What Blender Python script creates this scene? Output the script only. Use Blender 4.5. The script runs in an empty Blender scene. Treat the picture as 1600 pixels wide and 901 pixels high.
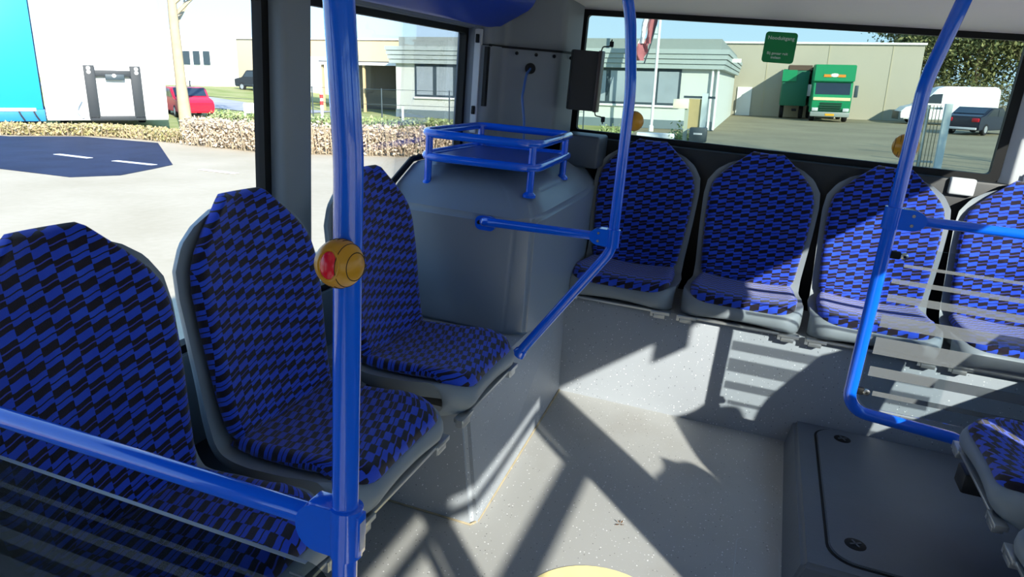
import bpy, bmesh, math, random
from mathutils import Matrix, Vector
random.seed(7)
PI = math.pi
S = bpy.context.scene
COL = S.collection

# ------------------------------------------------------------------ camera, sky, sun, exposure
cam_d = bpy.data.cameras.new('camera'); cam = bpy.data.objects.new('camera', cam_d); COL.objects.link(cam)
cam_d.sensor_width = 36; cam_d.lens = 1106 / 1600 * 36; cam_d.clip_start = .02; cam_d.clip_end = 600
cam.matrix_world = (Matrix.Translation((0, 0, 1.4)) @ Matrix.Rotation(math.radians(18.5), 4, 'Z')
                    @ Matrix.Rotation(math.radians(90 - 17.4), 4, 'X') @ Matrix.Rotation(math.radians(4.86), 4, 'Z'))
S.camera = cam
SUN = Vector((.611, -.633, .474)).normalized()
w = bpy.data.worlds.new('sky'); S.world = w; w.use_nodes = True
nt = w.node_tree; nt.nodes.clear()
tc = nt.nodes.new('ShaderNodeTexCoord'); sx_ = nt.nodes.new('ShaderNodeSeparateXYZ'); rmp = nt.nodes.new('ShaderNodeValToRGB')
nt.links.new(tc.outputs['Generated'], sx_.inputs[0]); nt.links.new(sx_.outputs[2], rmp.inputs[0])
cr = rmp.color_ramp; cr.elements[0].position = 0.0; cr.elements[0].color = (.58, .80, 1.0, 1); cr.elements[1].position = 1.0; cr.elements[1].color = (.16, .36, .80, 1)
cr.elements.new(.25).color = (.36, .62, .98, 1)
bg = nt.nodes.new('ShaderNodeBackground'); bg.inputs['Strength'].default_value = 1.8
wo = nt.nodes.new('ShaderNodeOutputWorld')
nt.links.new(rmp.outputs[0], bg.inputs[0]); nt.links.new(bg.outputs[0], wo.inputs[0])
sd = bpy.data.lights.new('sun', 'SUN'); sun = bpy.data.objects.new('sun', sd); COL.objects.link(sun)
sd.energy = 9.5; sd.angle = math.radians(.6); sd.color = (1, .935, .84)
sun.rotation_euler = SUN.to_track_quat('Z', 'Y').to_euler(); sun.location = (20, -20, 30)
vs = S.view_settings
vs.view_transform = 'Standard'; vs.look = 'None'; vs.gamma = 1; vs.use_curve_mapping = False; vs.exposure = 0.1

# ------------------------------------------------------------------ materials
MATS = {}
def rgb(h):
    c = [int(h[i:i + 2], 16) / 255 for i in (0, 2, 4)]
    return tuple((x / 12.92 if x <= .04045 else ((x + .055) / 1.055) ** 2.4) for x in c)
class N:
    """tiny node-graph helper"""
    def __init__(s, name):
        s.m = bpy.data.materials.new(name); s.m.use_nodes = True; s.t = s.m.node_tree; s.t.nodes.clear()
        s.out = s.t.nodes.new('ShaderNodeOutputMaterial')
    def n(s, ty, **k):
        o = s.t.nodes.new(ty)
        for a, v in k.items(): setattr(o, a, v)
        return o
    def l(s, a, b): s.t.links.new(a, b)
    def inp(s, sock, v):
        if hasattr(v, 'is_output') or isinstance(v, bpy.types.NodeSocket): s.l(v, sock)
        else: sock.default_value = v
    def math(s, op, a, b=0.0, c=0.0):
        o = s.n('ShaderNodeMath', operation=op)
        s.inp(o.inputs[0], a); s.inp(o.inputs[1], b); s.inp(o.inputs[2], c); return o.outputs[0]
    def mix(s, f, a, b):
        o = s.n('ShaderNodeMix', data_type='RGBA')
        s.inp(o.inputs[0], f); s.inp(o.inputs[6], a if not isinstance(a, tuple) else (*a[:3], 1)); s.inp(o.inputs[7], b if not isinstance(b, tuple) else (*b[:3], 1))
        return o.outputs[2]
    def ramp(s, f, lo, hi):
        o = s.n('ShaderNodeMapRange'); s.inp(o.inputs[0], f); o.inputs[1].default_value = lo; o.inputs[2].default_value = hi; return o.outputs[0]
    def coord(s, which='Object'): return s.n('ShaderNodeTexCoord').outputs[which]
    def noise(s, vec, sc, det=3):
        o = s.n('ShaderNodeTexNoise'); s.l(vec, o.inputs['Vector']); o.inputs['Scale'].default_value = sc; o.inputs['Detail'].default_value = det; return o.outputs[0]
    def bsdf(s, color, rough=.5, metal=0, spec=.5, bump=None, bs=.2, sheen=0):
        b = s.n('ShaderNodeBsdfPrincipled')
        s.inp(b.inputs['Base Color'], (*color[:3], 1) if isinstance(color, tuple) else color); s.inp(b.inputs['Roughness'], rough)
        b.inputs['Metallic'].default_value = metal; b.inputs['Specular IOR Level'].default_value = spec
        if sheen: b.inputs['Sheen Weight'].default_value = sheen
        if bump is not None:
            u = s.n('ShaderNodeBump'); u.inputs['Strength'].default_value = bs; u.inputs['Distance'].default_value = .01
            s.l(bump, u.inputs['Height']); s.l(u.outputs[0], b.inputs['Normal'])
        s.l(b.outputs[0], s.out.inputs[0]); return s.m

def mat(name, hexc, rough=.5, metal=0, spec=.5, var=.08, sc=6, bump=0, bsc=200):
    """plain surface with a little procedural variation"""
    if name in MATS: return MATS[name]
    g = N(name); c = rgb(hexc); co = g.coord(); nz = g.noise(co, sc, 4)
    col = g.mix(nz, tuple(x * (1 - var) for x in c), tuple(min(1, x * (1 + var)) for x in c))
    b = g.noise(co, bsc, 2) if bump else None
    MATS[name] = g.bsdf(col, rough, metal, spec, b, bump); return MATS[name]

def vinyl(name, base, white=.55, dirt='6d5f4c', rough=.45):
    """speckled bus flooring: white and black flecks, worn dirty film"""
    g = N(name); co = g.coord()
    col = g.mix(g.noise(co, 3, 4), tuple(x * .9 for x in rgb(base)), tuple(x * 1.08 for x in rgb(base)))
    dn = g.ramp(g.noise(co, 2.2, 6), .58, .85); col = g.mix(g.math('MULTIPLY', dn, .35), col, rgb(dirt))
    for sc, thr, rad, c in ((75, .72, .17, 'f2f4f6'), (75, .78, .15, '15181c'), (130, .8, .16, 'dfe3e8')):
        v = g.n('ShaderNodeTexVoronoi'); g.l(co, v.inputs['Vector']); v.inputs['Scale'].default_value = sc + (7 if c == '15181c' else 0)
        s3 = g.n('ShaderNodeSeparateColor'); g.l(v.outputs['Color'], s3.inputs[0])
        f = g.math('MULTIPLY', g.math('LESS_THAN', v.outputs['Distance'], rad), g.math('GREATER_THAN', s3.outputs[0], thr))
        col = g.mix(g.math('MULTIPLY', f, .75), col, rgb(c))
    MATS[name] = g.bsdf(col, rough, 0, .4); return MATS[name]

def fabric(name):
    """blue/black moquette: paired wavy columns, alternate columns inverted"""
    g = N(name); uv = g.n('ShaderNodeUVMap'); sp = g.n('ShaderNodeSeparateXYZ'); g.l(uv.outputs[0], sp.inputs[0])
    W, P = .070, .039
    uu = g.math('DIVIDE', sp.outputs[0], W); vv = g.math('DIVIDE', sp.outputs[1], P)
    par = g.math('MODULO', g.math('ADD', g.math('FLOOR', uu), 40), 2)
    fr = g.math('FRACT', uu)
    f2 = g.math('MULTIPLY', fr, 2); hh = g.math('FLOOR', f2); g2 = g.math('FRACT', f2)
    sm = g.math('MULTIPLY', g.math('MULTIPLY', g2, g2), g.math('SUBTRACT', 3, g.math('MULTIPLY', g2, 2)))
    wave = g.math('SUBTRACT', g.math('MULTIPLY', hh, g.math('ADD', g.math('MULTIPLY', sm, .02), .26)), g.math('MULTIPLY', sm, .2))
    t = g.math('FRACT', g.math('ADD', vv, wave))
    a = g.math('LESS_THAN', t, .42)
    b = g.math('MULTIPLY', g.math('GREATER_THAN', t, .67), g.math('LESS_THAN', t, .735))
    A = g.math('ADD', a, b)
    f = g.math('ABSOLUTE', g.math('SUBTRACT', par, A))
    co = g.coord(); nz = g.noise(co, 14, 3)
    blue = g.mix(nz, rgb('1d38bd'), rgb('3560de')); blk = g.mix(nz, rgb('14121f'), rgb('2a212f'))
    thin = g.math('MULTIPLY', b, g.math('SUBTRACT', 1, par))
    col = g.mix(f, blk, blue); col = g.mix(g.math('MULTIPLY', thin, .35), col, rgb('5c4a78'))
    fz = g.noise(co, 900, 2)
    MATS[name] = g.bsdf(col, .95, 0, .1, fz, .35, sheen=.3); return MATS[name]

def glass(name, tint, refl=.05, rough=0.0):
    g = N(name); tr = g.n('ShaderNodeBsdfTransparent'); tr.inputs[0].default_value = (*tint, 1)
    gl = g.n('ShaderNodeBsdfGlossy'); gl.inputs['Roughness'].default_value = rough
    lw = g.n('ShaderNodeLayerWeight'); lw.inputs[0].default_value = .12
    f = g.math('MULTIPLY', lw.outputs['Fresnel'], refl / .05 * .6)
    mx = g.n('ShaderNodeMixShader'); g.l(f, mx.inputs[0]); g.l(tr.outputs[0], mx.inputs[1]); g.l(gl.outputs[0], mx.inputs[2])
    g.l(mx.outputs[0], g.out.inputs[0]); MATS[name] = g.m; return g.m
def frosted(name, hexc, opac):
    g = N(name); tr = g.n('ShaderNodeBsdfTransparent'); d = g.n('ShaderNodeBsdfDiffuse'); d.inputs[0].default_value = (*rgb(hexc), 1)
    f = g.math('ADD', g.math('MULTIPLY', g.noise(g.coord(), 6, 2), .06), opac - .03)
    mx = g.n('ShaderNodeMixShader'); g.l(f, mx.inputs[0]); g.l(tr.outputs[0], mx.inputs[1]); g.l(d.outputs[0], mx.inputs[2])
    g.l(mx.outputs[0], g.out.inputs[0]); MATS[name] = g.m; return g.m

M_BLUE = mat('blue_powder_coat', '0d62e6', .16, 0, .5, .03, 3)
for n_ in M_BLUE.node_tree.nodes:
    if n_.type == 'BSDF_PRINCIPLED': n_.inputs['Coat Weight'].default_value = .8; n_.inputs['Coat Roughness'].default_value = .06
M_SHELL = mat('grey_seat_plastic', '838c93', .45, 0, .4, .05, 8, .05, 300)
M_FAB = fabric('blue_wave_moquette')
M_FLOOR = vinyl('speckled_floor_vinyl', 'a6a7a6')
M_RISER = vinyl('speckled_riser_vinyl', '9ca2aa', dirt='8d8a84')
M_COVER = mat('grey_moulded_cover', '808b97', .35, 0, .45, .06, 2.5, .03, 150)
M_PANEL = mat('dark_grey_wall_panel', '80878c', .5, 0, .4, .08, 3)
M_PILLAR = mat('grey_pillar_trim', '7b848c', .5, 0, .4, .05, 3)
M_LIGHTP = mat('light_grey_trim', 'c4c8cb', .5, 0, .4, .05, 3)
M_CEIL = mat('ceiling_laminate', 'f2ece4', .6, 0, .3, .04, 2)
M_BLACK = mat('black_rubber', '0b0d0f', .6, 0, .3, .1, 8)
M_DUCT = mat('blue_duct_plastic', '0b3fae', .35, 0, .4, .04, 3)
M_HATCH = mat('dark_hatch_lid', '636a74', .5, 0, .4, .15, 5, .05, 60)
M_METAL = mat('aluminium', 'b9bdc0', .35, .8, .5, .06, 20)
M_STEEL = mat('screw_steel', 'c9c9c6', .25, 1, .5, .05, 30)
M_MUST = mat('mustard_plastic', 'c08a17', .35, 0, .5, .05, 20)
M_RED = mat('red_button_plastic', 'd3102c', .2, 0, .6, .05, 20)
M_YEL = mat('yellow_floor_mark', 'f7e6a8', .5, 0, .3, .1, 15)
G_CLEAR = glass('clear_window_glass', (.97, .98, .98), .05)
G_REAR = glass('green_tinted_glass', (.70, .755, .72), .06)
G_RIGHT = glass('clear_side_glass', (.95, .97, .96), .05)
G_PART = glass('partition_glass', (.86, .89, .90), .05)
G_SMOKE = glass('smoked_partition_glass', (.55, .6, .62), .05)
F_STRIPE = frosted('frosted_stripe', '7b8084', .5)
F_STRIPE2 = frosted('frosted_stripe_faint', '6d7780', .16)

# ------------------------------------------------------------------ geometry helpers
def link(o): COL.objects.link(o); return o
def thing(name, label, cat, loc=(0, 0, 0), rz=0, group=None):
    o = link(bpy.data.objects.new(name, None)); o.location = loc; o.rotation_euler = (0, 0, rz); o.empty_display_size = .1
    o['label'] = label; o['category'] = cat
    if group: o['group'] = group
    return o
def tag(o, label, cat, group=None):
    o['label'] = label; o['category'] = cat
    if group: o['group'] = group
    return o
def fin(name, bm, m, parent=None, world=True, smooth=40, label=None, kind=None):
    """bmesh -> one object; verts in world coords are re-based on the parent's origin when the parent is unrotated"""
    bmesh.ops.recalc_face_normals(bm, faces=bm.faces)
    me = bpy.data.meshes.new(name); bm.to_mesh(me); bm.free()
    if smooth:
        me.shade_smooth()
        me.set_sharp_from_angle(angle=math.radians(smooth))
    o = link(bpy.data.objects.new(name, me)); me.materials.append(m)
    if parent is not None:
        o.parent = parent
        if world:
            L = parent.location.copy(); q = parent
            while q.parent: q = q.parent; L += q.location
            me.transform(Matrix.Translation(-L))
    else:
        # origin at the base centre
        xs = [v.co for v in me.vertices]
        c = Vector(((min(v.x for v in xs) + max(v.x for v in xs)) / 2, (min(v.y for v in xs) + max(v.y for v in xs)) / 2, min(v.z for v in xs)))
        me.transform(Matrix.Translation(-c)); o.location = c
    if label: o['label'] = label
    if kind: o['kind'] = kind
    return o
def B(): return bmesh.new()
def box(bm, x0, x1, y0, y1, z0, z1, bev=0, seg=2, mtx=None):
    r = bmesh.ops.create_cube(bm, size=1)
    vs_ = r['verts']
    for v in vs_:
        v.co = Vector((x0 + (v.co.x + .5) * (x1 - x0), y0 + (v.co.y + .5) * (y1 - y0), z0 + (v.co.z + .5) * (z1 - z0)))
    if bev:
        es = list({e for v in vs_ for e in v.link_edges})
        rb = bmesh.ops.bevel(bm, geom=es, offset=bev, segments=seg, affect='EDGES', profile=.5)
        vs_ = list({v for f in rb['faces'] for v in f.verts} | {v for v in vs_ if v.is_valid})
    if mtx is not None: bmesh.ops.transform(bm, matrix=mtx, verts=vs_)
    return vs_
def bx(x0, x1, y0, y1, z0, z1, bev=0, seg=2, mtx=None):
    bm = B(); box(bm, x0, x1, y0, y1, z0, z1, bev, seg, mtx); return bm
def fillet(pts, r, seg=6):
    P = [Vector(p) for p in pts]; out = [P[0]]
    for i in range(1, len(P) - 1):
        a, b, c = P[i - 1], P[i], P[i + 1]; u = (a - b); v = (c - b)
        ri = r[i - 1] if isinstance(r, (list, tuple)) else r
        ang = u.angle(v)
        if ri <= 0 or abs(ang - PI) < .02: out.append(b); continue
        d = min(ri / math.tan(ang / 2), u.length * .48, v.length * .48)
        rr = d * math.tan(ang / 2); u.normalize(); v.normalize()
        cen = b + (u + v).normalized() * (rr / math.sin(ang / 2)); p0 = b + u * d; p1 = b + v * d
        e0 = p0 - cen; e1 = p1 - cen; th = e0.angle(e1)
        for k in range(seg + 1):
            s_ = k / seg
            out.append(cen + (e0 * math.sin((1 - s_) * th) + e1 * math.sin(s_ * th)) / math.sin(th))
    out.append(P[-1]); return out
def tube(bm, pts, rad, n=16, closed=False, caps=True, radii=None):
    P = [Vector(p) for p in pts]; K = len(P)
    def tan(i):
        if closed: return (P[(i + 1) % K] - P[i - 1]).normalized()
        if i == 0: return (P[1] - P[0]).normalized()
        if i == K - 1: return (P[-1] - P[-2]).normalized()
        return ((P[i + 1] - P[i]).normalized() + (P[i] - P[i - 1]).normalized()).normalized()
    t = tan(0); nrm = t.orthogonal().normalized(); rings = []
    for i in range(K):
        t2 = tan(i); nrm = (nrm - t2 * nrm.dot(t2)).normalized(); bn = t2.cross(nrm)
        r_ = radii[i] if radii else rad
        rings.append([bm.verts.new(P[i] + (nrm * math.cos(a) + bn * math.sin(a)) * r_) for a in [2 * PI * k / n for k in range(n)]])
    rng = range(K if closed else K - 1)
    for i in rng:
        A_, B_ = rings[i], rings[(i + 1) % K]
        off = 0
        if closed and i == K - 1:
            off = min(range(n), key=lambda o: (A_[0].co - B_[o].co).length)
        for k in range(n):
            bm.faces.new((A_[k], A_[(k + 1) % n], B_[(k + 1 + off) % n], B_[(k + off) % n]))
    if caps and not closed:
        bm.faces.new(rings[0][::-1]); bm.faces.new(rings[-1])
def tb(pts, rad, n=16, closed=False, radii=None):
    bm = B(); tube(bm, pts, rad, n, closed, True, radii); return bm
def prism(bm, pts, axis, a0, a1):
    """pts 2D outline; axis 'x' (pts=y,z), 'y' (pts=x,z), 'z' (pts=x,y)"""
    def mk(p, a): return {'x': (a, p[0], p[1]), 'y': (p[0], a, p[1]), 'z': (p[0], p[1], a)}[axis]
    A_ = [bm.verts.new(mk(p, a0)) for p in pts]; B_ = [bm.verts.new(mk(p, a1)) for p in pts]; K = len(pts)
    bm.faces.new(A_); bm.faces.new(B_[::-1])
    for i in range(K): bm.faces.new((A_[i], B_[i], B_[(i + 1) % K], A_[(i + 1) % K]))
    return A_ + B_
def pm(pts, axis, a0, a1, bev=0, seg=2):
    bm = B(); prism(bm, pts, axis, a0, a1)
    if bev:
        bmesh.ops.recalc_face_normals(bm, faces=bm.faces)
        es = [e for e in bm.edges if len(e.link_faces) == 2 and e.calc_face_angle(0) > .5]
        bmesh.ops.bevel(bm, geom=es, offset=bev, segments=seg, affect='EDGES')
    return bm
def rrect(x0, x1, y0, y1, r, seg=6):
    out = []
    for cx, cy, a0 in ((x1 - r, y1 - r, 0), (x0 + r, y1 - r, PI / 2), (x0 + r, y0 + r, PI), (x1 - r, y0 + r, 1.5 * PI)):
        for k in range(seg + 1):
            a = a0 + PI / 2 * k / seg; out.append((cx + r * math.cos(a), cy + r * math.sin(a)))
    return out
def lathe(bm, prof, n=24, mtx=None):
    """prof: (r,z) list about z"""
    rings = []; new = []
    for r, z in prof:
        if r < 1e-6: ring = [bm.verts.new((0, 0, z))]
        else: ring = [bm.verts.new((r * math.cos(2 * PI * k / n), r * math.sin(2 * PI * k / n), z)) for k in range(n)]
        rings.append(ring); new += ring
    for a, b in zip(rings, rings[1:]):
        for k in range(n):
            q = [a[k % len(a)], a[(k + 1) % len(a)], b[(k + 1) % len(b)], b[k % len(b)]]
            q = list(dict.fromkeys(q))
            if len(q) > 2: bm.faces.new(q)
    for ring in (rings[0], rings[-1]):
        if len(ring) > 2: bm.faces.new(ring)
    if mtx is not None: bmesh.ops.transform(bm, matrix=mtx, verts=new)
def lt(prof, n=24, mtx=None):
    bm = B(); lathe(bm, prof, n, mtx); return bm
def struct(name, bm, m, parent=None, smooth=40):
    o = fin(name, bm, m, parent, smooth=smooth)
    if parent is None: o['kind'] = 'structure'
    return o
def align(p, d):
    """matrix: local z -> direction d at p"""
    return Matrix.Translation(p) @ Vector(d).to_track_quat('Z', 'Y').to_matrix().to_4x4()
def copy_tree(o, parent=None):
    c = o.copy(); COL.objects.link(c); c.parent = parent
    for ch in list(o.children): copy_tree(ch, c)
    return c

# ------------------------------------------------------------------ bus shell (structure)
XW = 1.28           # half width at the windows
SILL, TOP = .64, 1.54
YB = -4.2           # bus runs on behind the camera to here
YR = 3.45           # rear window plane
struct('floor', bx(-1.34, 1.34, YB, 3.51, -.08, 0), M_FLOOR)

def side_wall(sign, name, holes, pillars, tops):
    x0, x1 = (XW, XW + .07) if sign > 0 else (-XW - .07, -XW)
    lo = bx(x0, x1, YB, 3.51, -.55, SILL)
    wl = struct(name, lo, M_PANEL)
    for y0, y1, zt in tops: fin('upper_panel', bx(x0, x1, y0, y1, zt, 2.1), M_PANEL, wl)
    for y0, y1 in pillars:
        a, b = (XW - .035, XW + .07) if sign > 0 else (-XW - .07, -XW + .035)
        fin('pillar', bx(a, b, y0, y1, SILL, 2.0, .018, 3), M_PILLAR, wl)
    return wl
side_wall(-1, 'wall_left', None, [(1.655, 1.785), (-.62, -.42), (-2.6, -2.4), (2.985, 3.51)], [(YB, 3.51, TOP)])
side_wall(1, 'wall_right', None, [(.53, .78), (-1.75, -1.55), (3.30, 3.51), (-3.8, -3.6)], [(.65, 3.51, 1.60), (YB, .65, 1.70)])
struct('wall_front', bx(-1.34, 1.34, YB - .08, YB, -.3, 2.1), M_PANEL)
# rear wall below / beside / above the rear window
wr = struct('wall_rear', bx(-1.34, 1.34, YR + .02, YR + .09, -.5, 1.11), M_BLACK)
fin('side_panel', bx(-1.34, -.91, YR + .02, YR + .09, 1.11, 1.9), M_PANEL, wr)
fin('side_panel', bx(.90, 1.34, YR + .02, YR + .09, 1.11, 1.9), M_PANEL, wr)
fin('header_panel', bx(-.91, .90, YR + .02, YR + .09, 1.675, 1.95), M_PANEL, wr)
fin('ledge', bx(-.9, 1.28, 3.395, YR + .03, .46, 1.105, .012, 2), mat('black_ledge', '1c2024', .5), wr)

def window(name, x, y0, y1, z0, z1, g, axis='x', seal=.022, bars=()):
    """pane + black rubber seal"""
    r = .022
    if axis == 'x':
        p = pm(rrect(y0, y1, z0, z1, r), 'x', x - .003, x + .003)
    else:
        p = pm(rrect(y0, y1, z0, z1, r), 'y', x - .003, x + .003)
    o = struct(name, p, g, smooth=30)
    bm = B(); out = rrect(y0 - .012, y1 + .012, z0 - .012, z1 + .012, r + .012); inn = rrect(y0 + seal, y1 - seal, z0 + seal, z1 - seal, r * .7); K = len(out)
    def mk(p_, a): return (a, *p_) if axis == 'x' else (p_[0], a, p_[1])
    t0, t1 = x - .016, x + .016
    rings = [[bm.verts.new(mk(q, a)) for q in L] for L, a in ((out, t0), (inn, t0), (inn, t1), (out, t1))]
    for i in range(4):
        for k in range(K): bm.faces.new((rings[i][k], rings[i][(k + 1) % K], rings[(i + 1) % 4][(k + 1) % K], rings[(i + 1) % 4][k]))
    fin('rubber_seal', bm, M_BLACK, o)
    for (a0, a1, b0, b1) in bars:
        fin('window_bar', bx(x - .014, x + .014, a0, a1, b0, b1) if axis == 'x' else bx(a0, a1, x - .014, x + .014, b0, b1), M_BLACK, o)
    return o
XG = XW + .03
window('window_1', -XG, -.42, 1.65, SILL, TOP, G_CLEAR)
window('window_2', -XG, 1.79, 2.985, SILL, TOP, G_CLEAR)
window('window_3', -XG, -2.4, -.62, SILL, TOP, G_CLEAR)
window('window_4', -XG, -4.15, -2.6, SILL, TOP, G_CLEAR)
w5 = window('window_5', XG, .78, 3.30, SILL, 1.60, G_RIGHT)
fin('shadow_plate', bx(XG - .03, XG - .018, 1.25, 1.39, 1.458, 1.59, .002), M_LIGHTP, w5)  # unseen plate added to throw a rectangular shadow on the rear podium
window('window_6', XG, -1.55, .525, SILL, 1.70, G_RIGHT, bars=[(-1.55, .525, 1.335, 1.405), (-.44, -.34, 1.40, 1.70),
       (-.34, .46, 1.597, 1.625), (.43, .456, 1.40, 1.62), (-1.53, -.44, 1.597, 1.625), (-.50, -.475, 1.40, 1.62)])
window('window_7', XG, -3.6, -1.75, SILL, 1.70, G_RIGHT)
window('window_8', YR, -.915, .905, 1.108, 1.678, G_REAR, axis='y', seal=.024)

# ceiling: flat over the aisle, sloping down to the rear window
c = pm([(YB, 2.12), (YB, 2.02), (2.25, 1.98), (2.6, 1.86), (3.1, 1.735), (3.45, 1.676), (3.53, 1.676), (3.53, 2.12)], 'x', -1.04, 1.04)
ce = struct('ceiling', c, M_CEIL)
for sg in (-1, 1):
    fin('cove_panel', bx(min(sg * 1.03, sg * 1.34), max(sg * 1.03, sg * 1.34), YB, 3.51, 2.02, 2.12), M_CEIL, ce)
# trim strip over the left windows, dark seam beside the duct
struct('trim_1', pm([(-1.30, 1.545), (-1.262, 1.545), (-1.245, 1.575), (-1.265, 1.62), (-1.30, 1.62)], 'y', YB, 3.0, .004), M_PILLAR)
struct('trim_2', pm([(1.30, 1.605), (1.262, 1.605), (1.245, 1.63), (1.265, 1.68), (1.30, 1.68)], 'y', .65, 3.0, .004), M_PILLAR)

# blue ceiling ducts
def duct(sg, label):
    prof = fillet([(1.275, 0, 1.575), (1.22, 0, 1.543), (1.04, 0, 1.638), (.95, 0, 1.80), (.95, 0, 2.02), (1.28, 0, 2.02)], [.05, .10, .06, 0], 5)
    bm = B(); prism(bm, [(sg * p.x, p.z) for p in prof], 'y', YB, 3.02)
    for v in bm.verts:
        if v.co.y > 3: v.co.y += (1.75 - v.co.z) * .35
    o = fin('ceiling_duct', bm, M_DUCT); tag(o, label, 'ceiling duct')
    return o
d = duct(-1, 'glossy blue plastic ceiling duct above the window behind the grey engine cover')

# rear left corner panel, made of a lower moulded panel and an upper plate
ct = thing('corner_column', 'dark grey moulded panel in the corner above the luggage rack', 'wall panel', (-1.08, 3.15, 1.1))
def plan_panel(pts, z0, z1, th, name, m, r=.05):
    P = fillet([(x, y, 0) for x, y in pts], r, 6)
    bm = B(); lo, hi = [], []
    out = [(p.x, p.y) for p in P]; back = [(p.x - .0, p.y + th) for p in P][::-1]
    prism(bm, out + back, 'z', z0, z1)
    return fin(name, bm, m, ct)
plan_panel([(-1.275, 2.99), (-1.195, 3.0), (-1.175, 3.12), (-.945, 3.22), (-.905, 3.36)], 1.08, 1.475, .02, 'lower_panel', M_PANEL)
plan_panel([(-1.275, 3.0), (-1.2, 3.02), (-1.18, 3.15), (-.94, 3.25), (-.90, 3.38)], 1.48, 1.90, .02, 'upper_panel', M_PANEL)
plan_panel([(-1.20, 2.995), (-1.178, 3.11), (-.94, 3.212), (-.90, 3.35)], 1.472, 1.482, .03, 'top_lip', M_BLACK)
for (x, y) in ((-1.12, 3.135), (-1.04, 3.17), (-.965, 3.203), (-.915, 3.30)):
    fin('rivet', lt([(.0, .006), (.006, .005), (.008, 0)], 10, align((x, y, 1.455), (.4, -.9, 0))), M_BLACK, ct)
fin('cable_hole', lt([(0, .004), (.022, .004), (.024, 0)], 20, align((-1.06, 3.163, 1.395), (.4, -.9, 0))), M_BLACK, ct)
fin('edge_strip', bx(-1.268, -1.235, 2.985, 3.01, 1.10, 1.54, .004), M_LIGHTP, ct)
for z in (1.50, 1.20):
    fin('clip', bx(-1.256, -1.242, 2.972, 2.99, z - .018, z + .018, .003), M_BLACK, ct)
fin('slot', bx(-1.215, -1.20, 2.985, 3.02, 1.22, 1.47), M_BLACK, ct)
cb = fin('cable', tb(fillet([(-1.06, 3.165, 1.395), (-1.055, 3.10, 1.37), (-1.052, 3.06, 1.27), (-1.03, 3.05, 1.17), (-1.0, 2.98, 1.09)], .05, 5), .006, 8), mat('blue_cable', '3a5f9e', .4))
tag(cb, 'thin blue cable hanging out of the hole in the corner panel', 'cable')
# black equipment box on the corner post with its wire hooks
eb = thing('equipment_box', 'black metal box with bent wire hooks fixed beside the rear window', 'equipment box', (-.81, 3.2, 1.23))
fin('box_body', pm([(-.885, 3.19), (-.865, 3.155), (-.755, 3.185), (-.745, 3.215), (-.75, 3.25), (-.885, 3.25)], 'z', 1.235, 1.49, .004), mat('black_steel', '17191c', .45), eb)
fin('edge_flange', bx(-.757, -.742, 3.175, 3.235, 1.232, 1.493, .002), mat('brown_steel', '3a2f2b', .4), eb)
for z, s_ in ((1.493, 1), (1.235, -1)):
    fin('wire_hook', tb(fillet([(-.755, 3.2, z - .01 * s_), (-.745, 3.19, z + .018 * s_), (-.715, 3.19, z + .02 * s_), (-.708, 3.19, z + .05 * s_)], .01, 3), .0028, 8), M_BLACK, eb)
    fin('hook_clip', bx(-.716, -.70, 3.182, 3.198, z + .03 * s_ - .012, z + .03 * s_ + .012, .003), M_BLACK, eb)

# right rear corner post, sunlight put into its paler grey
rp = thing('corner_post', 'ribbed corner post right of the rear window, sunlight painted into its pale grey', 'corner post', (1.05, 3.25, 1.0))
P = fillet([(.915, 3.44, 0), (.95, 3.40, 0), (1.0, 3.395, 0), (1.03, 3.36, 0), (1.10, 3.35, 0), (1.13, 3.32, 0), (1.272, 3.305, 0)], .02, 4)
fin('post_panel', pm([(p.x, p.y) for p in P] + [(1.272, 3.445)], 'z', 1.10, 1.665), M_LIGHTP, rp)
fin('post_foot', pm([(.98, 3.392), (1.0, 3.37), (1.12, 3.335), (1.272, 3.30), (1.272, 3.392)], 'z', .95, 1.16, .008, 3), M_LIGHTP, rp)
o = fin('ledge_box', bx(.735, .83, 3.375, 3.41, 1.04, 1.11, .008, 3), M_LIGHTP); tag(o, 'small pale box on the ledge behind the sunlit bench seats', 'pale box')  # small pale box set on the black ledge

# ------------------------------------------------------------------ podiums, engine cover, hatch box
# rear podium
o = struct('trim_3', pm([(2.905, 0), (2.895, .44), (2.91, .462), (3.30, .462), (3.30, 0)], 'x', -.76, 1.28), M_RISER)
o['label'] = 'speckled grey podium under the rear bench'
# left side podium under the rearmost side seat; corner leans back
bm = B()
lo = [(-1.28, 1.80), (-.658, 1.80), (-.705, 2.93), (-1.28, 2.93)]; hi = [(-1.28, 1.83), (-.735, 1.83), (-.72, 2.93), (-1.28, 2.93)]
a = [bm.verts.new((x, y, 0)) for x, y in lo]; b = [bm.verts.new((x, y, .445)) for x, y in hi]
bm.faces.new(a[::-1]); bm.faces.new(b)
for i in range(4): bm.faces.new((a[i], a[(i + 1) % 4], b[(i + 1) % 4], b[i]))
bmesh.ops.bevel(bm, geom=[e for e in bm.edges if abs(e.verts[0].co.z - e.verts[1].co.z) > .2], offset=.02, segments=3, affect='EDGES')
o = struct('trim_4', bm, M_RISER); o['label'] = 'speckled grey podium under the left seats'
fin('sealant_bead', tb([(-.70, 2.90, .003), (-.66, 1.83, .003), (-.675, 1.80, .003), (-1.25, 1.80, .003)], .004, 6), mat('brown_sealant', 'a3977e', .8, 0, .2, .35, 25), o)
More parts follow.
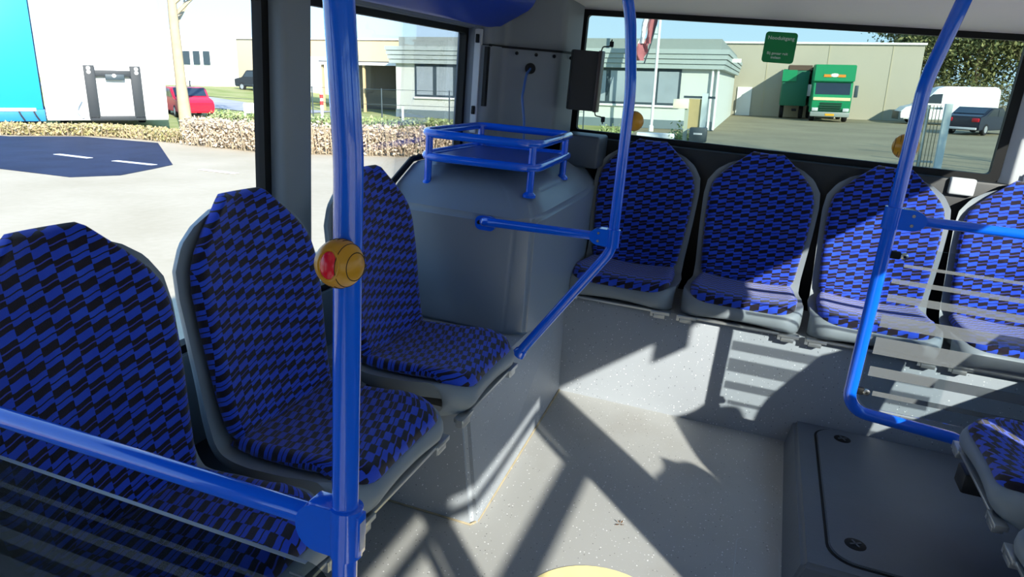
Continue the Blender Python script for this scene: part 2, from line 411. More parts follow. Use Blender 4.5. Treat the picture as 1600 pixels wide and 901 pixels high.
# beam the side seats are carried on
M_BEAM = mat('dark_beam', '1d2024', .5)
o = fin('seat_beam', bx(-1.27, -.84, .70, 1.79, .345, .392, .01), M_BEAM); tag(o, 'dark beam carrying the two nearest seats along the left window wall', 'seat beam')
sb = thing('seat_beam', 'black beam carrying the right side seats above the floor box', 'seat beam', (1.0, 1.6, .3))
fin('beam', bx(.86, 1.27, .80, 2.35, .325, .382, .01), M_BEAM, sb); fin('cross_arm', bx(.735, 1.27, 2.26, 2.35, .27, .335, .008), M_BEAM, sb)
# engine cover tower
et = thing('engine_cover', 'large grey moulded engine cover filling the rear left corner', 'engine cover', (-1.0, 2.6, .445))
bm = B()
def ring(pts): return [bm.verts.new(p) for p in pts]
# outline from front-left round the chamfered corner to the back, at four heights
r0 = ring([(-1.275, 2.325, .445), (-.80, 2.325, .445), (-.725, 2.36, .445), (-.70, 2.45, .445), (-.70, 2.93, .445), (-.74, 3.35, .445), (-1.275, 3.35, .445)])
r1 = ring([(-1.275, 2.285, .885), (-.775, 2.285, .885), (-.715, 2.315, .895), (-.70, 2.42, .90), (-.705, 3.02, .90), (-.74, 3.35, .90), (-1.275, 3.35, .885)])
r2 = ring([(-1.275, 2.34, .955), (-.86, 2.40, .965), (-.79, 2.46, .965), (-.77, 2.55, .965), (-.77, 3.05, .965), (-.80, 3.35, .965), (-1.275, 3.35, .955)])
r3 = ring([(-1.275, 2.47, 1.02), (-.98, 2.52, 1.03), (-.93, 2.56, 1.03), (-.91, 2.62, 1.03), (-.91, 3.05, 1.03), (-.92, 3.35, 1.03), (-1.275, 3.35, 1.02)])
for A_, B_ in ((r0, r1), (r1, r2), (r2, r3)):
    for k in range(7): bm.faces.new((A_[k], A_[(k + 1) % 7], B_[(k + 1) % 7], B_[k]))
bm.faces.new(r3); bm.faces.new(r0[::-1])
bmesh.ops.recalc_face_normals(bm, faces=bm.faces)
bmesh.ops.bevel(bm, geom=[e for e in bm.edges if len(e.link_faces) == 2 and e.calc_face_angle(0) > .25], offset=.014, segments=3, affect='EDGES')
fin('cover_shell', bm, M_COVER, et, smooth=30)
fin('rubber_edge', tb([(-1.272, 2.27, .90), (-1.272, 2.32, .96), (-1.272, 2.46, 1.028), (-1.272, 2.98, 1.04)], .012, 8), M_BLACK, et)
o = fin('corner_ledge', bx(-.90, -.715, 3.20, 3.385, .98, 1.125, .012, 3), mat('charcoal_ledge', '474d54', .5)); tag(o, 'grey box ledge between the luggage rack and the rear bench', 'ledge')

# hatch box on the right
hb = thing('hatch_box', 'low dark grey floor box with bolted lid below the right seats', 'floor box', (.78, 2.4, 0))
bm = B()
lo = [(.265, 1.88), (1.27, 1.88), (1.27, 2.895), (.28, 2.895)]; hi = [(.305, 1.92), (1.27, 1.92), (1.27, 2.895), (.30, 2.895)]
a = [bm.verts.new((x, y, 0)) for x, y in lo]; b = [bm.verts.new((x, y, .112)) for x, y in hi]
bm.faces.new(a[::-1]); bm.faces.new(b)
for i in range(4): bm.faces.new((a[i], a[(i + 1) % 4], b[(i + 1) % 4], b[i]))
bmesh.ops.bevel(bm, geom=[e for e in bm.edges if not (abs(e.verts[0].co.z) < .001 and abs(e.verts[1].co.z) < .001)], offset=.012, segments=3, affect='EDGES')
fin('box_body', bm, M_HATCH, hb)
fin('lid_gap', pm(rrect(.372, 1.26, 1.965, 2.868, .085, 8), 'z', .108, .1135), M_BLACK, hb)
fin('lid', pm(rrect(.380, 1.252, 1.973, 2.86, .08, 8), 'z', .108, .119, .003), M_HATCH, hb)
for x, y in ((.474, 2.79), (.456, 2.075), (1.16, 2.79), (1.16, 2.06)):
    l_ = fin('turn_lock', lt([(0, .1215), (.026, .1215), (.031, .1195), (.031, .116)], 20, Matrix.Translation((x, y, 0))), M_BLACK, hb)
    for an in (.5, .5 + PI / 2):
        fin('lock_slot', bx(-.018, .018, -.003, .003, .1205, .1235, 0, 2, Matrix.Translation((x, y, 0)) @ Matrix.Rotation(an, 4, 'Z')), mat('lock_grey', '4d5258', .4), l_)

# yellow floor disc, floor flap outline, dry leaf
o = fin('floor_marking', lt([(0, .003), (.23, .003), (.232, 0)], 48, Matrix.Translation((-.2, 1.56, .0))), M_YEL); tag(o, 'round yellow marking stuck on the aisle floor', 'floor marking')
fl = thing('floor_flap', 'small round-cornered flap in the floor beside the dark box', 'floor flap', (.2, 2.0, 0))
fin('flap_joint', pm(rrect(.128, .262, 1.80, 2.14, .035, 6), 'z', 0, .0012), mat('joint_grey', 'aab0b4', .5), fl)
fin('flap_plate', pm(rrect(.131, .259, 1.803, 2.137, .033, 6), 'z', 0, .0022), M_FLOOR, fl)
lf = B()
for k in range(5):
    p0 = Vector((-.235, 2.02, .004)); a = k * 1.3; L = .014 + .006 * (k % 2)
    vs3 = [lf.verts.new(p0 + Vector((math.cos(a + d_) * L * s_, math.sin(a + d_) * L * s_, .004 * s_ * (k % 3)))) for d_, s_ in ((0, .1), (-.25, .6), (0, 1), (.25, .6))]
    lf.faces.new(vs3)
o = fin('dry_leaf', lf, mat('dry_leaf', '6b4a2a', .8), smooth=0); tag(o, 'small crumpled brown leaf on the sunlit floor', 'leaf')

# ------------------------------------------------------------------ seats
def crom(pts, n):
    P = [Vector((0, *p)) for p in pts]; P = [P[0] * 2 - P[1]] + P + [P[-1] * 2 - P[-2]]; out = []
    for i in range(1, len(P) - 2):
        for k in range(n):
            t = k / n; a, b_, c_, d_ = P[i - 1:i + 3]
            out.append(.5 * ((2 * b_) + (c_ - a) * t + (2 * a - 5 * b_ + 4 * c_ - d_) * t * t + (3 * b_ - a - 3 * c_ + d_) * t ** 3))
    out.append(P[-2]); return out
def resample(P, n):
    L = [0]
    for a, b_ in zip(P, P[1:]): L.append(L[-1] + (b_ - a).length)
    out = []; j = 0
    for i in range(n + 1):
        s_ = L[-1] * i / n
        while j < len(L) - 2 and L[j + 1] < s_: j += 1
        t = (s_ - L[j]) / max(1e-9, L[j + 1] - L[j]); out.append(P[j].lerp(P[j + 1], t))
    return out, L[-1]
def interp(tab, t):
    for (a, va), (b_, vb) in zip(tab, tab[1:]):
        if t <= b_:
            u = (t - a) / (b_ - a); return va + (vb - va) * u
    return tab[-1][1]
def sweep_pad(prof, hw, front, back, nu=22, nv=40, dish=0.0, edge=.14, vend=.06, v0=0.0, corner=0.0):
    """closed cushion-like slab swept along a side profile; returns bmesh with metric UVs.
       hw/front/back are tables over s in 0..1; front = offset to the sitter's side, back = thickness behind"""
    C, L = resample(crom(prof, 12), nv)
    bm = B(); uvl = bm.loops.layers.uv.new('UVMap'); F = []; K = []
    uvs = {}
    for i, p in enumerate(C):
        t = (C[min(i + 1, nv)] - C[max(i - 1, 0)]).normalized()
        n_ = Vector((0, -t.z, t.y))          # toward sitter (profile runs front -> back -> up)
        s_ = i / nv; h = interp(hw, s_); fr = interp(front, s_); bk = interp(back, s_)
        eend = min(1, min(s_, 1 - s_) / vend); eend = math.sqrt(max(0, 1 - (1 - eend) ** 2))
        rf, rk = [], []
        for j in range(nu + 1):
            u = -1 + 2 * j / nu
            u = math.copysign(1 - (1 - abs(u)) ** 1.35, u)
            ed = min(1, (1 - abs(u)) / edge); ed = math.sqrt(max(0, 1 - (1 - ed) ** 2))
            off = fr * min(ed, eend) + dish * u * u
            q = p + n_ * off; q.x = u * h; v = bm.verts.new(q); rf.append(v); uvs[v] = (u * h + .035, v0 + s_ * L)
            off = -bk * min(1, .35 + .65 * ed) + dish * u * u
            q = p + n_ * off; q.x = u * h * .985; v = bm.verts.new(q); rk.append(v); uvs[v] = (u * h + .035, v0 + s_ * L)
        F.append(rf); K.append(rk)
    def face(*v): bm.faces.new(v)
    for i in range(nv):
        for j in range(nu):
            face(F[i][j], F[i + 1][j], F[i + 1][j + 1], F[i][j + 1]); face(K[i][j], K[i][j + 1], K[i + 1][j + 1], K[i + 1][j])
        face(F[i][0], K[i][0], K[i + 1][0], F[i + 1][0]); face(F[i][nu], F[i + 1][nu], K[i + 1][nu], K[i][nu])
    for j in range(nu):
        face(F[0][j], F[0][j + 1], K[0][j + 1], K[0][j]); face(F[nv][j], K[nv][j], K[nv][j + 1], F[nv][j + 1])
    if corner:      # round the front corners in plan
        for v in bm.verts:
            dx = abs(v.co.x) - (hw[0][1] - corner); k_ = max(0, min(1, 1 - (v.co.y - .02) / (corner * 1.9)))
            if dx > 0 and k_ > 0: v.co.y += (corner - math.sqrt(max(0, corner ** 2 - min(dx, corner) ** 2))) * k_
    for f in bm.faces:
        for lp in f.loops: lp[uvl].uv = uvs[lp.vert]
    return bm
# side profiles (depth y, height z): y=0 is the front edge of the pan
SH = [(.040, .002), (.010, .012), (.000, .038), (.012, .064), (.05, .068), (.14, .062), (.25, .054), (.35, .052), (.395, .075), (.420, .14), (.440, .28), (.468, .44), (.497, .57), (.505, .612)]
PAN = [(.016, .058), (.027, .074), (.08, .082), (.20, .074), (.31, .068), (.375, .070)]
BACK = [(.368, .080), (.392, .115), (.412, .20), (.432, .32), (.456, .45), (.487, .58), (.502, .645)]
def make_seat():
    t = thing('bus_seat', 'seat', 'seat')
    sh = sweep_pad(SH, [(0, .234), (.05, .238), (.16, .240), (.35, .240), (.44, .228), (.52, .228), (.7, .240), (.83, .245), (.89, .238), (.94, .205), (.975, .155), (1, .09)],
                   [(0, .0), (1, .0)], [(0, .012), (.06, .016), (.12, .05), (.36, .055), (.44, .04), (.6, .03), (1, .022)], nu=30, nv=72, dish=.020, edge=.1, corner=.085)
    fin('seat_shell', sh, M_SHELL, t, world=False, smooth=60)
    pa = sweep_pad(PAN, [(0, .208), (.05, .212), (.3, .216), (.8, .207), (1, .195)], [(0, .024), (1, .024)], [(0, .012), (1, .012)], nu=28, dish=.016, vend=.09, corner=.08)
    fin('seat_cushion', pa, M_FAB, t, world=False, smooth=80)
    ba = sweep_pad(BACK, [(0, .185), (.06, .200), (.25, .211), (.5, .222), (.66, .222), (.74, .212), (.80, .190), (.88, .145), (.95, .098), (.98, .078), (1, .062)],
                   [(0, .026), (.7, .026), (1, .02)], [(0, .012), (.8, .012), (1, .018)], nu=24, nv=60, dish=.020, vend=.03, v0=.012)
    fin('back_cushion', ba, M_FAB, t, world=False, smooth=80)
    # aluminium mounting rail with clip blocks under the pan
    fin('mounting_rail', bx(-.20, .20, .004, .022, -.014, -.004, .002), M_METAL, t, world=False)
    for sx in (-1, 1):
        bm = B(); box(bm, sx * .2 - .038, sx * .2 + .038, -.002, .03, -.018, -.004, .002); box(bm, sx * .2 - .028, sx * .2 + .02, .0, .028, -.036, -.016, .002)
        box(bm, sx * .2 - .042, sx * .2 - .03, .0, .02, -.030, -.006, 0)
        fin('clip_block', bm, M_METAL, t, world=False)
    for sx in (-1, 1): fin('under_frame', bx(sx * .16 - .02, sx * .16 + .02, .05, .36, -.012, .02, .004), M_BEAM, t, world=False)
    return t
seat0 = make_seat(); first = [True]
def seat(loc, rz, label, group):
    o = seat0 if first[0] else copy_tree(seat0)
    first[0] = False
    o.location = loc; o.rotation_euler = (0, 0, rz); o['label'] = label; o['group'] = group
    return o
for y, lb in ((1.955, 'blue patterned side seat nearest the grey engine cover'), (1.385, 'blue patterned side seat behind the front pole, middle of the left three'),
              (.876, 'blue patterned side seat behind the glass panel and rail, nearest on the left')):
    seat((-.69, y, .412), PI / 2, lb, 'side seats along the left window')
for x, lb in ((-.497, 'rear bench seat in full shade beside the engine cover'), (.012, 'rear bench seat with a small sunlit corner, second from the engine cover'),
              (.515, 'rear bench seat crossed by a diagonal shadow edge, behind the clear panel'), (1.02, 'fully sunlit rear bench seat at the right edge of the photo')):
    seat((x, 2.865, .478), 0, lb, 'rear bench seats')
for y, lb in ((2.11, 'right side seat just in front of the clear striped panel'), (1.56, 'right side seat peeking in at the bottom right corner'), (1.05, 'right side seat whose back throws a rounded shadow on the floor, nearest the camera')):
    seat((.705, y, .405), -PI / 2, lb, 'side seats along the right window')

# ------------------------------------------------------------------ grab poles
def clamp(bm, pz, pole, r, direction, L=.075, h=.042):
    """sleeve round the pole plus a tapered socket holding the rail"""
    px, py = pole
    lathe(bm, [(r * 1.0, pz - h), (r * 1.28, pz - h * .96), (r * 1.28, pz + h * .96), (r * 1.0, pz + h)], 24, Matrix.Translation((px, py, 0)))
    dx = direction
    pts = []
    for k in range(13):
        a = -PI / 2 + PI * k / 12; pts.append((px + dx * (L * .55 + L * .45 * math.cos(a)), pz + h * .92 * math.sin(a)))
    pts += [(px, pz + h * .92), (px, pz - h * .92)]
    vs_ = prism(bm, pts, 'y', py - r * .95, py + r * .95)
# front left: pole with rail to the wall
PL = (-.3755, .60); rL = .0147
gp = thing('grab_pole', 'thick blue vertical pole in the foreground with a rail running to the left wall', 'grab pole', (PL[0], PL[1], 0))
fin('pole', tb(fillet([(PL[0], PL[1], 0), (PL[0] - .003, PL[1], 1.30), (PL[0] - .02, PL[1], 1.50), (PL[0] - .12, PL[1], 2.0)], .5, 8), rL, 28), M_BLUE, gp)
fin('rail', tb([(PL[0] - .02, PL[1], .884), (-XW + .0, PL[1], .880)], .0134, 24), M_BLUE, gp)
bm = B(); clamp(bm, .878, PL, rL, -1, .060, .033); c_ = fin('clamp', bm, M_BLUE, gp)
fin('clamp_cap', bx(PL[0] - .044, PL[0] - .011, PL[1] - .013, PL[1] + .014, .905, .911, .003), M_BLUE, c_)
fin('clamp_plate', bx(PL[0] + .015, PL[0] + .0205, PL[1] - .009, PL[1] + .009, .851, .905, .002), M_BLUE, c_)
fin('clamp_insert', bx(PL[0] + .0202, PL[0] + .0214, PL[1] - .0055, PL[1] + .0055, .859, .896, .0005), mat('pale_insert', 'b8b4c0', .4), c_)
fin('floor_flange', lt([(.0, 0), (.035, 0), (.035, .006), (.018, .012)], 24, Matrix.Translation((PL[0], PL[1], 0))), M_BLUE, gp)

# rear pole near the engine cover: bends down to the podium, bar to the cover
RP = (-.411, 2.2); rR = .0170
gp = thing('grab_pole', 'slim blue pole that bends down to the podium beside the engine cover', 'grab pole', (-.69, 2.23, .43))
fin('pole', tb(fillet([(-.70, 2.232, .43), (RP[0], RP[1], .862), (RP[0] - .003, RP[1], 1.36), (RP[0] - .03, RP[1], 1.56), (RP[0] - .16, RP[1], 2.0)], [.10, .8, .5], 8), rR, 22), M_BLUE, gp)
fin('bar', tb(fillet([(-.872, 2.284, .868), (-.868, 2.205, .888), (RP[0] - .01, 2.2, .902)], .035, 6), .0150, 18), M_BLUE, gp)
bm = B(); clamp(bm, .902, RP, rR, -1, .075, .030); c_ = fin('clamp', bm, M_BLUE, gp)
for z in (.889, .915): fin('screw', lt([(0, .003), (.004, .003), (.005, 0)], 10, align((RP[0] - .045, RP[1] - .017, z), (0, -1, 0))), M_STEEL, c_)
bm = B(); prism(bm, rrect(-.918, -.842, .842, .892, .02, 5), 'y', 2.272, 2.288); f_ = fin('end_flange', bm, M_BLUE, gp)
fin('bolt', lt([(0, .006), (.006, .006), (.008, 0)], 10, align((-.903, 2.272, .868), (0, -1, 0))), M_BLACK, f_)
fin('foot', lt([(.024, -.012), (.022, .004), (.017, .014)], 20, align((-.695, 2.23, .435), (.55, -.06, .8))), M_BLUE, gp)

# right frame: pole, lower bend, bar to the wall
QP = (.402, 2.45); rQ = .0205
gp = thing('grab_pole', 'blue pole on the right bent into a frame round the clear panel', 'grab pole', (.75, 2.45, .12))
fin('pole', tb(fillet([(.80, 2.335, .30), (.79, 2.375, .322), (.755, 2.45, .362), (.405, 2.45, .388), (QP[0], QP[1], 1.45), (.46, 2.45, 1.74), (.60, 2.45, 2.0)], [.03, .05, .07, .5, .4], 8), rQ, 24), M_BLUE, gp)
fin('bar', tb([(QP[0] + .02, QP[1], 1.047), (XW - .0, QP[1], 1.050)], .0155, 20), M_BLUE, gp)
bm = B(); clamp(bm, 1.047, QP, rQ, 1, .095, .035); c_ = fin('clamp', bm, M_BLUE, gp)
for z in (1.032, 1.062): fin('screw', lt([(0, .003), (.005, .003), (.006, 0)], 10, align((QP[0] + .055, QP[1] - .0195, z), (0, -1, 0))), M_STEEL, c_)

# ------------------------------------------------------------------ glass partitions
def partition(label, loc, outline, y, g, stripes, sm, bolts, holders):
    t = thing('glass_partition', label, 'glass panel', loc)
    fin('pane', pm(outline, 'y', y - .003, y + .003, .0008, 1), g, t, smooth=30)
    for (x0, x1, z0, z1, sl) in stripes:
        fin('frosted_stripe', pm([(x0, z0), (x1, z0 + sl), (x1, z1 + sl), (x0, z1)], 'y', y - .0042, y - .0032), sm, t)
    for x, z in bolts:
        b_ = fin('bolt', lt([(0, .008), (.006, .008), (.011, .006), (.012, 0)], 20, align((x, y - .003, z), (0, -1, 0))), M_STEEL, t)
        fin('bolt_socket', lt([(0, .0086), (.0045, .0086), (.0045, .007)], 6, align((x, y - .003, z), (0, -1, 0))), M_BLACK, b_)
    for x0, x1, z in holders:
        fin('holder', bx(x0, x1, y - .008, y + .010, z - .012, z + .012, .004), M_BLACK, t)
    return t
YQ = 2.45
partition('clear glass panel with frosted stripes framed by the right blue pole', (.80, YQ, .40), rrect(.430, 1.22, .408, .962, .05, 8), YQ, G_PART,
          [(.468, 1.19, .898, .908, 0), (.444, 1.19, .842, .857, 0), (.443, 1.19, .781, .806, 0), (.441, 1.19, .694, .735, 0), (.441, 1.19, .600, .658, 0), (.444, 1.19, .522, .556, 0), (.470, 1.19, .455, .472, 0)],
          F_STRIPE, [(.462, .932), (.452, .462)], [(.41, .452, .932), (.41, .444, .462)])
t = partition('smoked glass panel with faint stripes below the left foreground rail', (-.80, .60, .35), rrect(-1.22, -.398, .35, .8145, .032, 8), .60, G_SMOKE,
          [(-1.2, -.43, .768, .777, 0), (-1.2, -.42, .727, .743, 0), (-1.2, -.42, .672, .698, 0), (-1.2, -.42, .605, .645, 0), (-1.2, -.42, .53, .58, 0), (-1.2, -.42, .46, .50, 0)],
          F_STRIPE2, [], [])
fin('edge_strip', bx(-1.19, -.43, .5972, .6028, .8138, .8148), mat('glass_edge_highlight', '8b9499', .3), t)  # pale strip painting the highlight along the pane's top edge
bm = B()
for k in range(4): box(bm, -.452 + .003 * (k % 2), -.420 - .004 * (k % 3), .5958, .5966, .794 - k * .0068, .7967 - k * .0068)
o = fin('printed_mark', bm, mat('faint_print', '59616a', .6), t); o['kind'] = 'stuff'

# ------------------------------------------------------------------ stop buttons
def stop_button(label, p, aim, R_, sc=1.0, facing_back=False):
    """mustard ball with a red push dome and moulded grooves, local z = dome direction"""
    t = thing('stop_button', label, 'stop button', p, 0, 'stop buttons on the poles')
    q = Vector(aim).to_track_quat('Z', 'Y').to_matrix().to_4x4()
    n = 24; prof = [(R_ * math.sin(PI * k / n), -R_ * math.cos(PI * k / n)) for k in range(n + 1)]
    fin('ball_body', lt(prof, 36, q), M_MUST, t, world=False, smooth=60)
    fin('push_dome', lt([(.0, R_ * 1.05), (R_ * .2, R_ * 1.03), (R_ * .36, R_ * .98), (R_ * .48, R_ * .91), (R_ * .53, R_ * .80)], 30, q @ Matrix.Diagonal((.78, 1.08, 1, 1))), M_RED, t, world=False, smooth=70)
    fin('dome_rim', tb([q @ Vector((R_ * .455 * math.cos(a), R_ * .62 * math.sin(a), math.sqrt(1 - (.455 * math.cos(a)) ** 2 - (.62 * math.sin(a)) ** 2) * R_)) for a in [2 * PI * k / 40 for k in range(40)]], R_ * .05, 8, True), M_MUST, t, world=False)
    side = q @ Matrix.Rotation(PI / 2 * .88, 4, 'Y')
    def groove(ax, d_, a0, a1, nn=24):
        rr = math.sqrt(R_ * R_ - d_ * d_) * 1.004; pts = []
        for k in range(nn + 1):
            a = a0 + (a1 - a0) * k / nn; pts.append(ax @ Vector((rr * math.cos(a), rr * math.sin(a), d_ * 1.004)))
        return tb(pts, R_ * .02, 6)
    gm = mat('groove_brown', '3a2a0c', .7)
    fin('groove', groove(side, R_ * .82, .0, 2 * PI), gm, t, world=False)
    fin('groove', groove(side, R_ * .48, .15 * PI, 1.85 * PI), gm, t, world=False)
    for d_, a in ((.22, .32), (.0, .42), (-.22, .42), (-.42, .36)):
        for s_ in (1, -1):
            fin('groove', groove(side, R_ * d_, s_ * PI * .5 - .5, s_ * PI * .5 + .0 + a * .6), gm, t, world=False)
    return t
stop_button('mustard yellow stop button with red dome on the thick foreground pole', (PL[0] + .0045, PL[1] - .026, 1.203), (.05, -.88, .13), .0241)
stop_button('stop button seen from behind on the slim pole by the engine cover', (RP[0] + .012, RP[1] + .036, 1.268), (.15, 1, .05), .030)
stop_button('stop button seen from behind on the right framed pole', (QP[0] - .004, QP[1] + .042, 1.262), (-.1, 1, .05), .038)

# ------------------------------------------------------------------ luggage rack on the engine cover
lr = thing('luggage_rack', 'blue two-tier tubular luggage rack on top of the engine cover', 'luggage rack', (-.97, 2.6, 1.0))
A0, A1, A2, A3 = (-1.20, 2.37), (-.757, 2.41), (-.785, 2.97), (-1.19, 2.92)
def loop(z, r): 
    P = [Vector((*p, z)) for p in (A0, A1, A2, A3)]; mid = (P[0] + P[1]) / 2
    return fillet([mid, P[1], P[2], P[3], P[0], mid], r, 6)[:-1]
for z in (1.142, 1.058): fin('ring_tube', tb(loop(z, [.07, .05, .05, .07]), .0155, 14, True), M_BLUE, lr)
for (x, y, zb) in ((-1.165, 2.385, .955), (-.778, 2.43, .955), (-.785, 2.88, .968), (-1.17, 2.90, 1.028)):
    l_ = fin('leg', tb([(x, y, zb), (x, y, 1.142)], .0135, 14), M_BLUE, lr)
    fin('foot', lt([(0, zb - .004), (.024, zb - .004), (.024, zb + .006), (.014, zb + .016)], 18, Matrix.Translation((x, y, 0))), M_BLUE, l_)
fin('floor_plate', pm([(A0[0] + .03, A0[1] + .02), (A1[0] - .03, A1[1] + .02), (A2[0] - .02, A2[1] - .02), (A3[0] + .02, A3[1] - .02)], 'z', 1.052, 1.060), mat('dark_blue_plate', '0d3a8e', .4), lr)

# ------------------------------------------------------------------ emergency exit sticker on the rear window
st = thing('exit_sticker', 'green emergency exit sticker with white lettering at the top of the rear window', 'sticker', (-.026, YR - .004, 1.53))
fin('sticker_sheet', pm(rrect(-.091, .041, 1.505, 1.632, .014, 5), 'y', YR - .0052, YR - .0034), mat('sign_green', '158a4e', .4, 0, .4, .02), st)
def lettering(txt, x, z, size, y, m, parent):
    cu = bpy.data.curves.new('lettering', 'FONT'); cu.body = txt; cu.size = size; cu.align_x = 'CENTER'; cu.align_y = 'CENTER'; cu.extrude = .0003; cu.resolution_u = 2; cu.offset = size * .012
    tmp = bpy.data.objects.new('tmp', cu); link(tmp); bpy.context.view_layer.update()
    me = bpy.data.meshes.new_from_object(tmp); bpy.data.objects.remove(tmp)
    me.transform(Matrix.Translation((x, y, z)) @ Matrix.Rotation(PI / 2, 4, 'X'))
    me.transform(Matrix.Translation(-parent.location))
    o = link(bpy.data.objects.new('lettering', me)); me.materials.clear(); me.materials.append(m); o.parent = parent; return o
M_PRINT = mat('sign_white_print', 'd6e8dc', .5)
lettering('Nooduitgang', -.025, 1.607, .021, YR - .0058, M_PRINT, st)
lettering('Bij gevaar ruit', -.03, 1.544, .0155, YR - .0058, M_PRINT, st)
lettering('inslaan', -.034, 1.527, .0155, YR - .0058, M_PRINT, st)

# ================================================================== the yard outside
# The bus leans a little on the sloping kerb, so the level world outside is built in its own frame
# (ground z=0 below the camera at height HC) and set against the bus by one rigid rotation.
HC = 2.3
def rot(yaw, pit, rol): return Matrix.Rotation(math.radians(yaw), 4, 'Z') @ Matrix.Rotation(math.radians(90 + pit), 4, 'X') @ Matrix.Rotation(math.radians(rol), 4, 'Z')
T_EXT = Matrix.Translation((0, 0, 1.4)) @ rot(18.5, -17.4, 4.86) @ rot(18.5, -16.43, 1.5).inverted() @ Matrix.Translation((0, 0, -HC))
before = set(bpy.data.objects)
def smooth01(a, b_, x): t = max(0, min(1, (x - a) / (b_ - a))); return t * t * (3 - 2 * t)
def gh(x, y): return 1.0 * smooth01(27, 50, -x) * smooth01(14, 24, y)
def surface(name, c4, m, dz, nu, nv):
    bm = B(); G = []
    for i in range(nu + 1):
        row = []
        for j in range(nv + 1):
            a = Vector(c4[0]).lerp(Vector(c4[1]), i / nu); b_ = Vector(c4[3]).lerp(Vector(c4[2]), i / nu); p = a.lerp(b_, j / nv)
            row.append(bm.verts.new((p.x, p.y, gh(p.x, p.y) + dz)))
        G.append(row)
    for i in range(nu):
        for j in range(nv): bm.faces.new((G[i][j], G[i + 1][j], G[i + 1][j + 1], G[i][j + 1]))
    o = fin(name, bm, m, smooth=60); o['kind'] = 'structure'; return o
def ground_mat(name, c1, c2, sc, rough=.9):
    g = N(name); co = g.coord(); n1 = g.noise(co, sc, 8); n2 = g.noise(co, sc * 14, 3)
    f = g.ramp(g.math('ADD', g.math('MULTIPLY', n1, .7), g.math('MULTIPLY', n2, .3)), .35, .65)
    return g.bsdf(g.mix(f, rgb(c1), rgb(c2)), rough, 0, .2, n2, .3)
M_ASPH = ground_mat('pale_asphalt', 'b6a88e', 'c5b79e', .5)
M_YARD = ground_mat('yard_paving', '857d66', '989075', .35)
M_GRASS = ground_mat('short_grass', '87934f', 'aba873', .6)
M_ROAD = ground_mat('grey_road', '9b9b9c', 'b0b0ae', .6)
M_SHADOW = ground_mat('painted_shadow_asphalt', '222c44', '2e3955', .8)  # shade colour for the painted shadow on the pale road
surface('ground', [(-150, -60), (150, -60), (150, 160), (-150, 160)], M_ASPH, -.03, 75, 55)
surface('floor_lawn', [(-90, 24), (-6.5, 20.2), (-6.5, 38), (-90, 105)], M_GRASS, 0, 40, 20)
surface('floor_yard', [(-6.4, 21), (70, 21), (70, 140), (-6.4, 140)], M_YARD, -.01, 12, 12)
surface('floor_road', [(-120, 48), (-26, 36), (-26, 41), (-120, 62)], M_ROAD, .03, 30, 3)
o = fin('painted_shadow', pm([(-29.7, 18.2), (-24.5, 18.0), (-22.7, 19.3), (-18.9, 18.9), (-14.2, 14.6), (-13.97, 13.75), (-13.7, 12.5), (-14.35, 11.76), (-16.85, 12.03), (-21, 12.1), (-29, 14)], 'z', -.028, -.018), M_SHADOW, smooth=0)  # cast shadow painted as a thin dark slab on the road
tag(o, 'dark blue-grey painted shadow across the pale road in front of the parked trailers', 'painted shadow')
for k, (a, b_) in enumerate((((-12.9, 14.15), (-11.7, 13.96)), ((-16.0, 14.48), (-14.5, 14.3)), ((-18.5, 14.85), (-17.0, 14.6)))):
    a = Vector(a); b_ = Vector(b_); n_ = Vector((-(b_ - a).y, (b_ - a).x)).normalized() * .09
    o = fin('road_line', pm([tuple(a - n_), tuple(b_ - n_), tuple(b_ + n_), tuple(a + n_)], 'z', -.02, -.012), mat('road_paint', 'f2f2ee', .7), smooth=0)
    tag(o, ['white road dash just right of the painted shadow', 'white road dash crossing the middle of the painted shadow', 'white road dash at the left end of the painted shadow'][k], 'road line', 'dashes on the road')

def scatter(bm, n, pick, size, flat=0.0):
    for _ in range(n):
        p = Vector(pick()); a = Vector((random.gauss(0, 1), random.gauss(0, 1), random.gauss(0, 1) * (1 - flat))).normalized(); b_ = a.orthogonal().normalized()
        b_ = Matrix.Rotation(random.random() * 6.28, 3, a) @ b_; s_ = size * random.uniform(.6, 1.3)
        bm.faces.new([bm.verts.new(q) for q in (p - a * s_, p + b_ * s_ * .5, p + a * s_, p - b_ * s_ * .5)])
def leafmat(name, c1, c2):
    g = N(name); gi = g.n('ShaderNodeNewGeometry'); return g.bsdf(g.mix(gi.outputs['Random Per Island'], rgb(c1), rgb(c2)), .8, 0, .2)
L_BEECH = leafmat('beech_leaves', 'b9a387', 'dccdb8'); L_GREEN = leafmat('hedge_leaves', '7f9455', 'b7c28c'); L_DARK = leafmat('tree_leaves', '4a5636', '8f8f5f')
M_BARK = mat('pale_bark', 'b5a58a', .9, 0, .2, .2, 4); M_BARK2 = mat('dark_bark', '6f6650', .9, 0, .2, .2, 4)
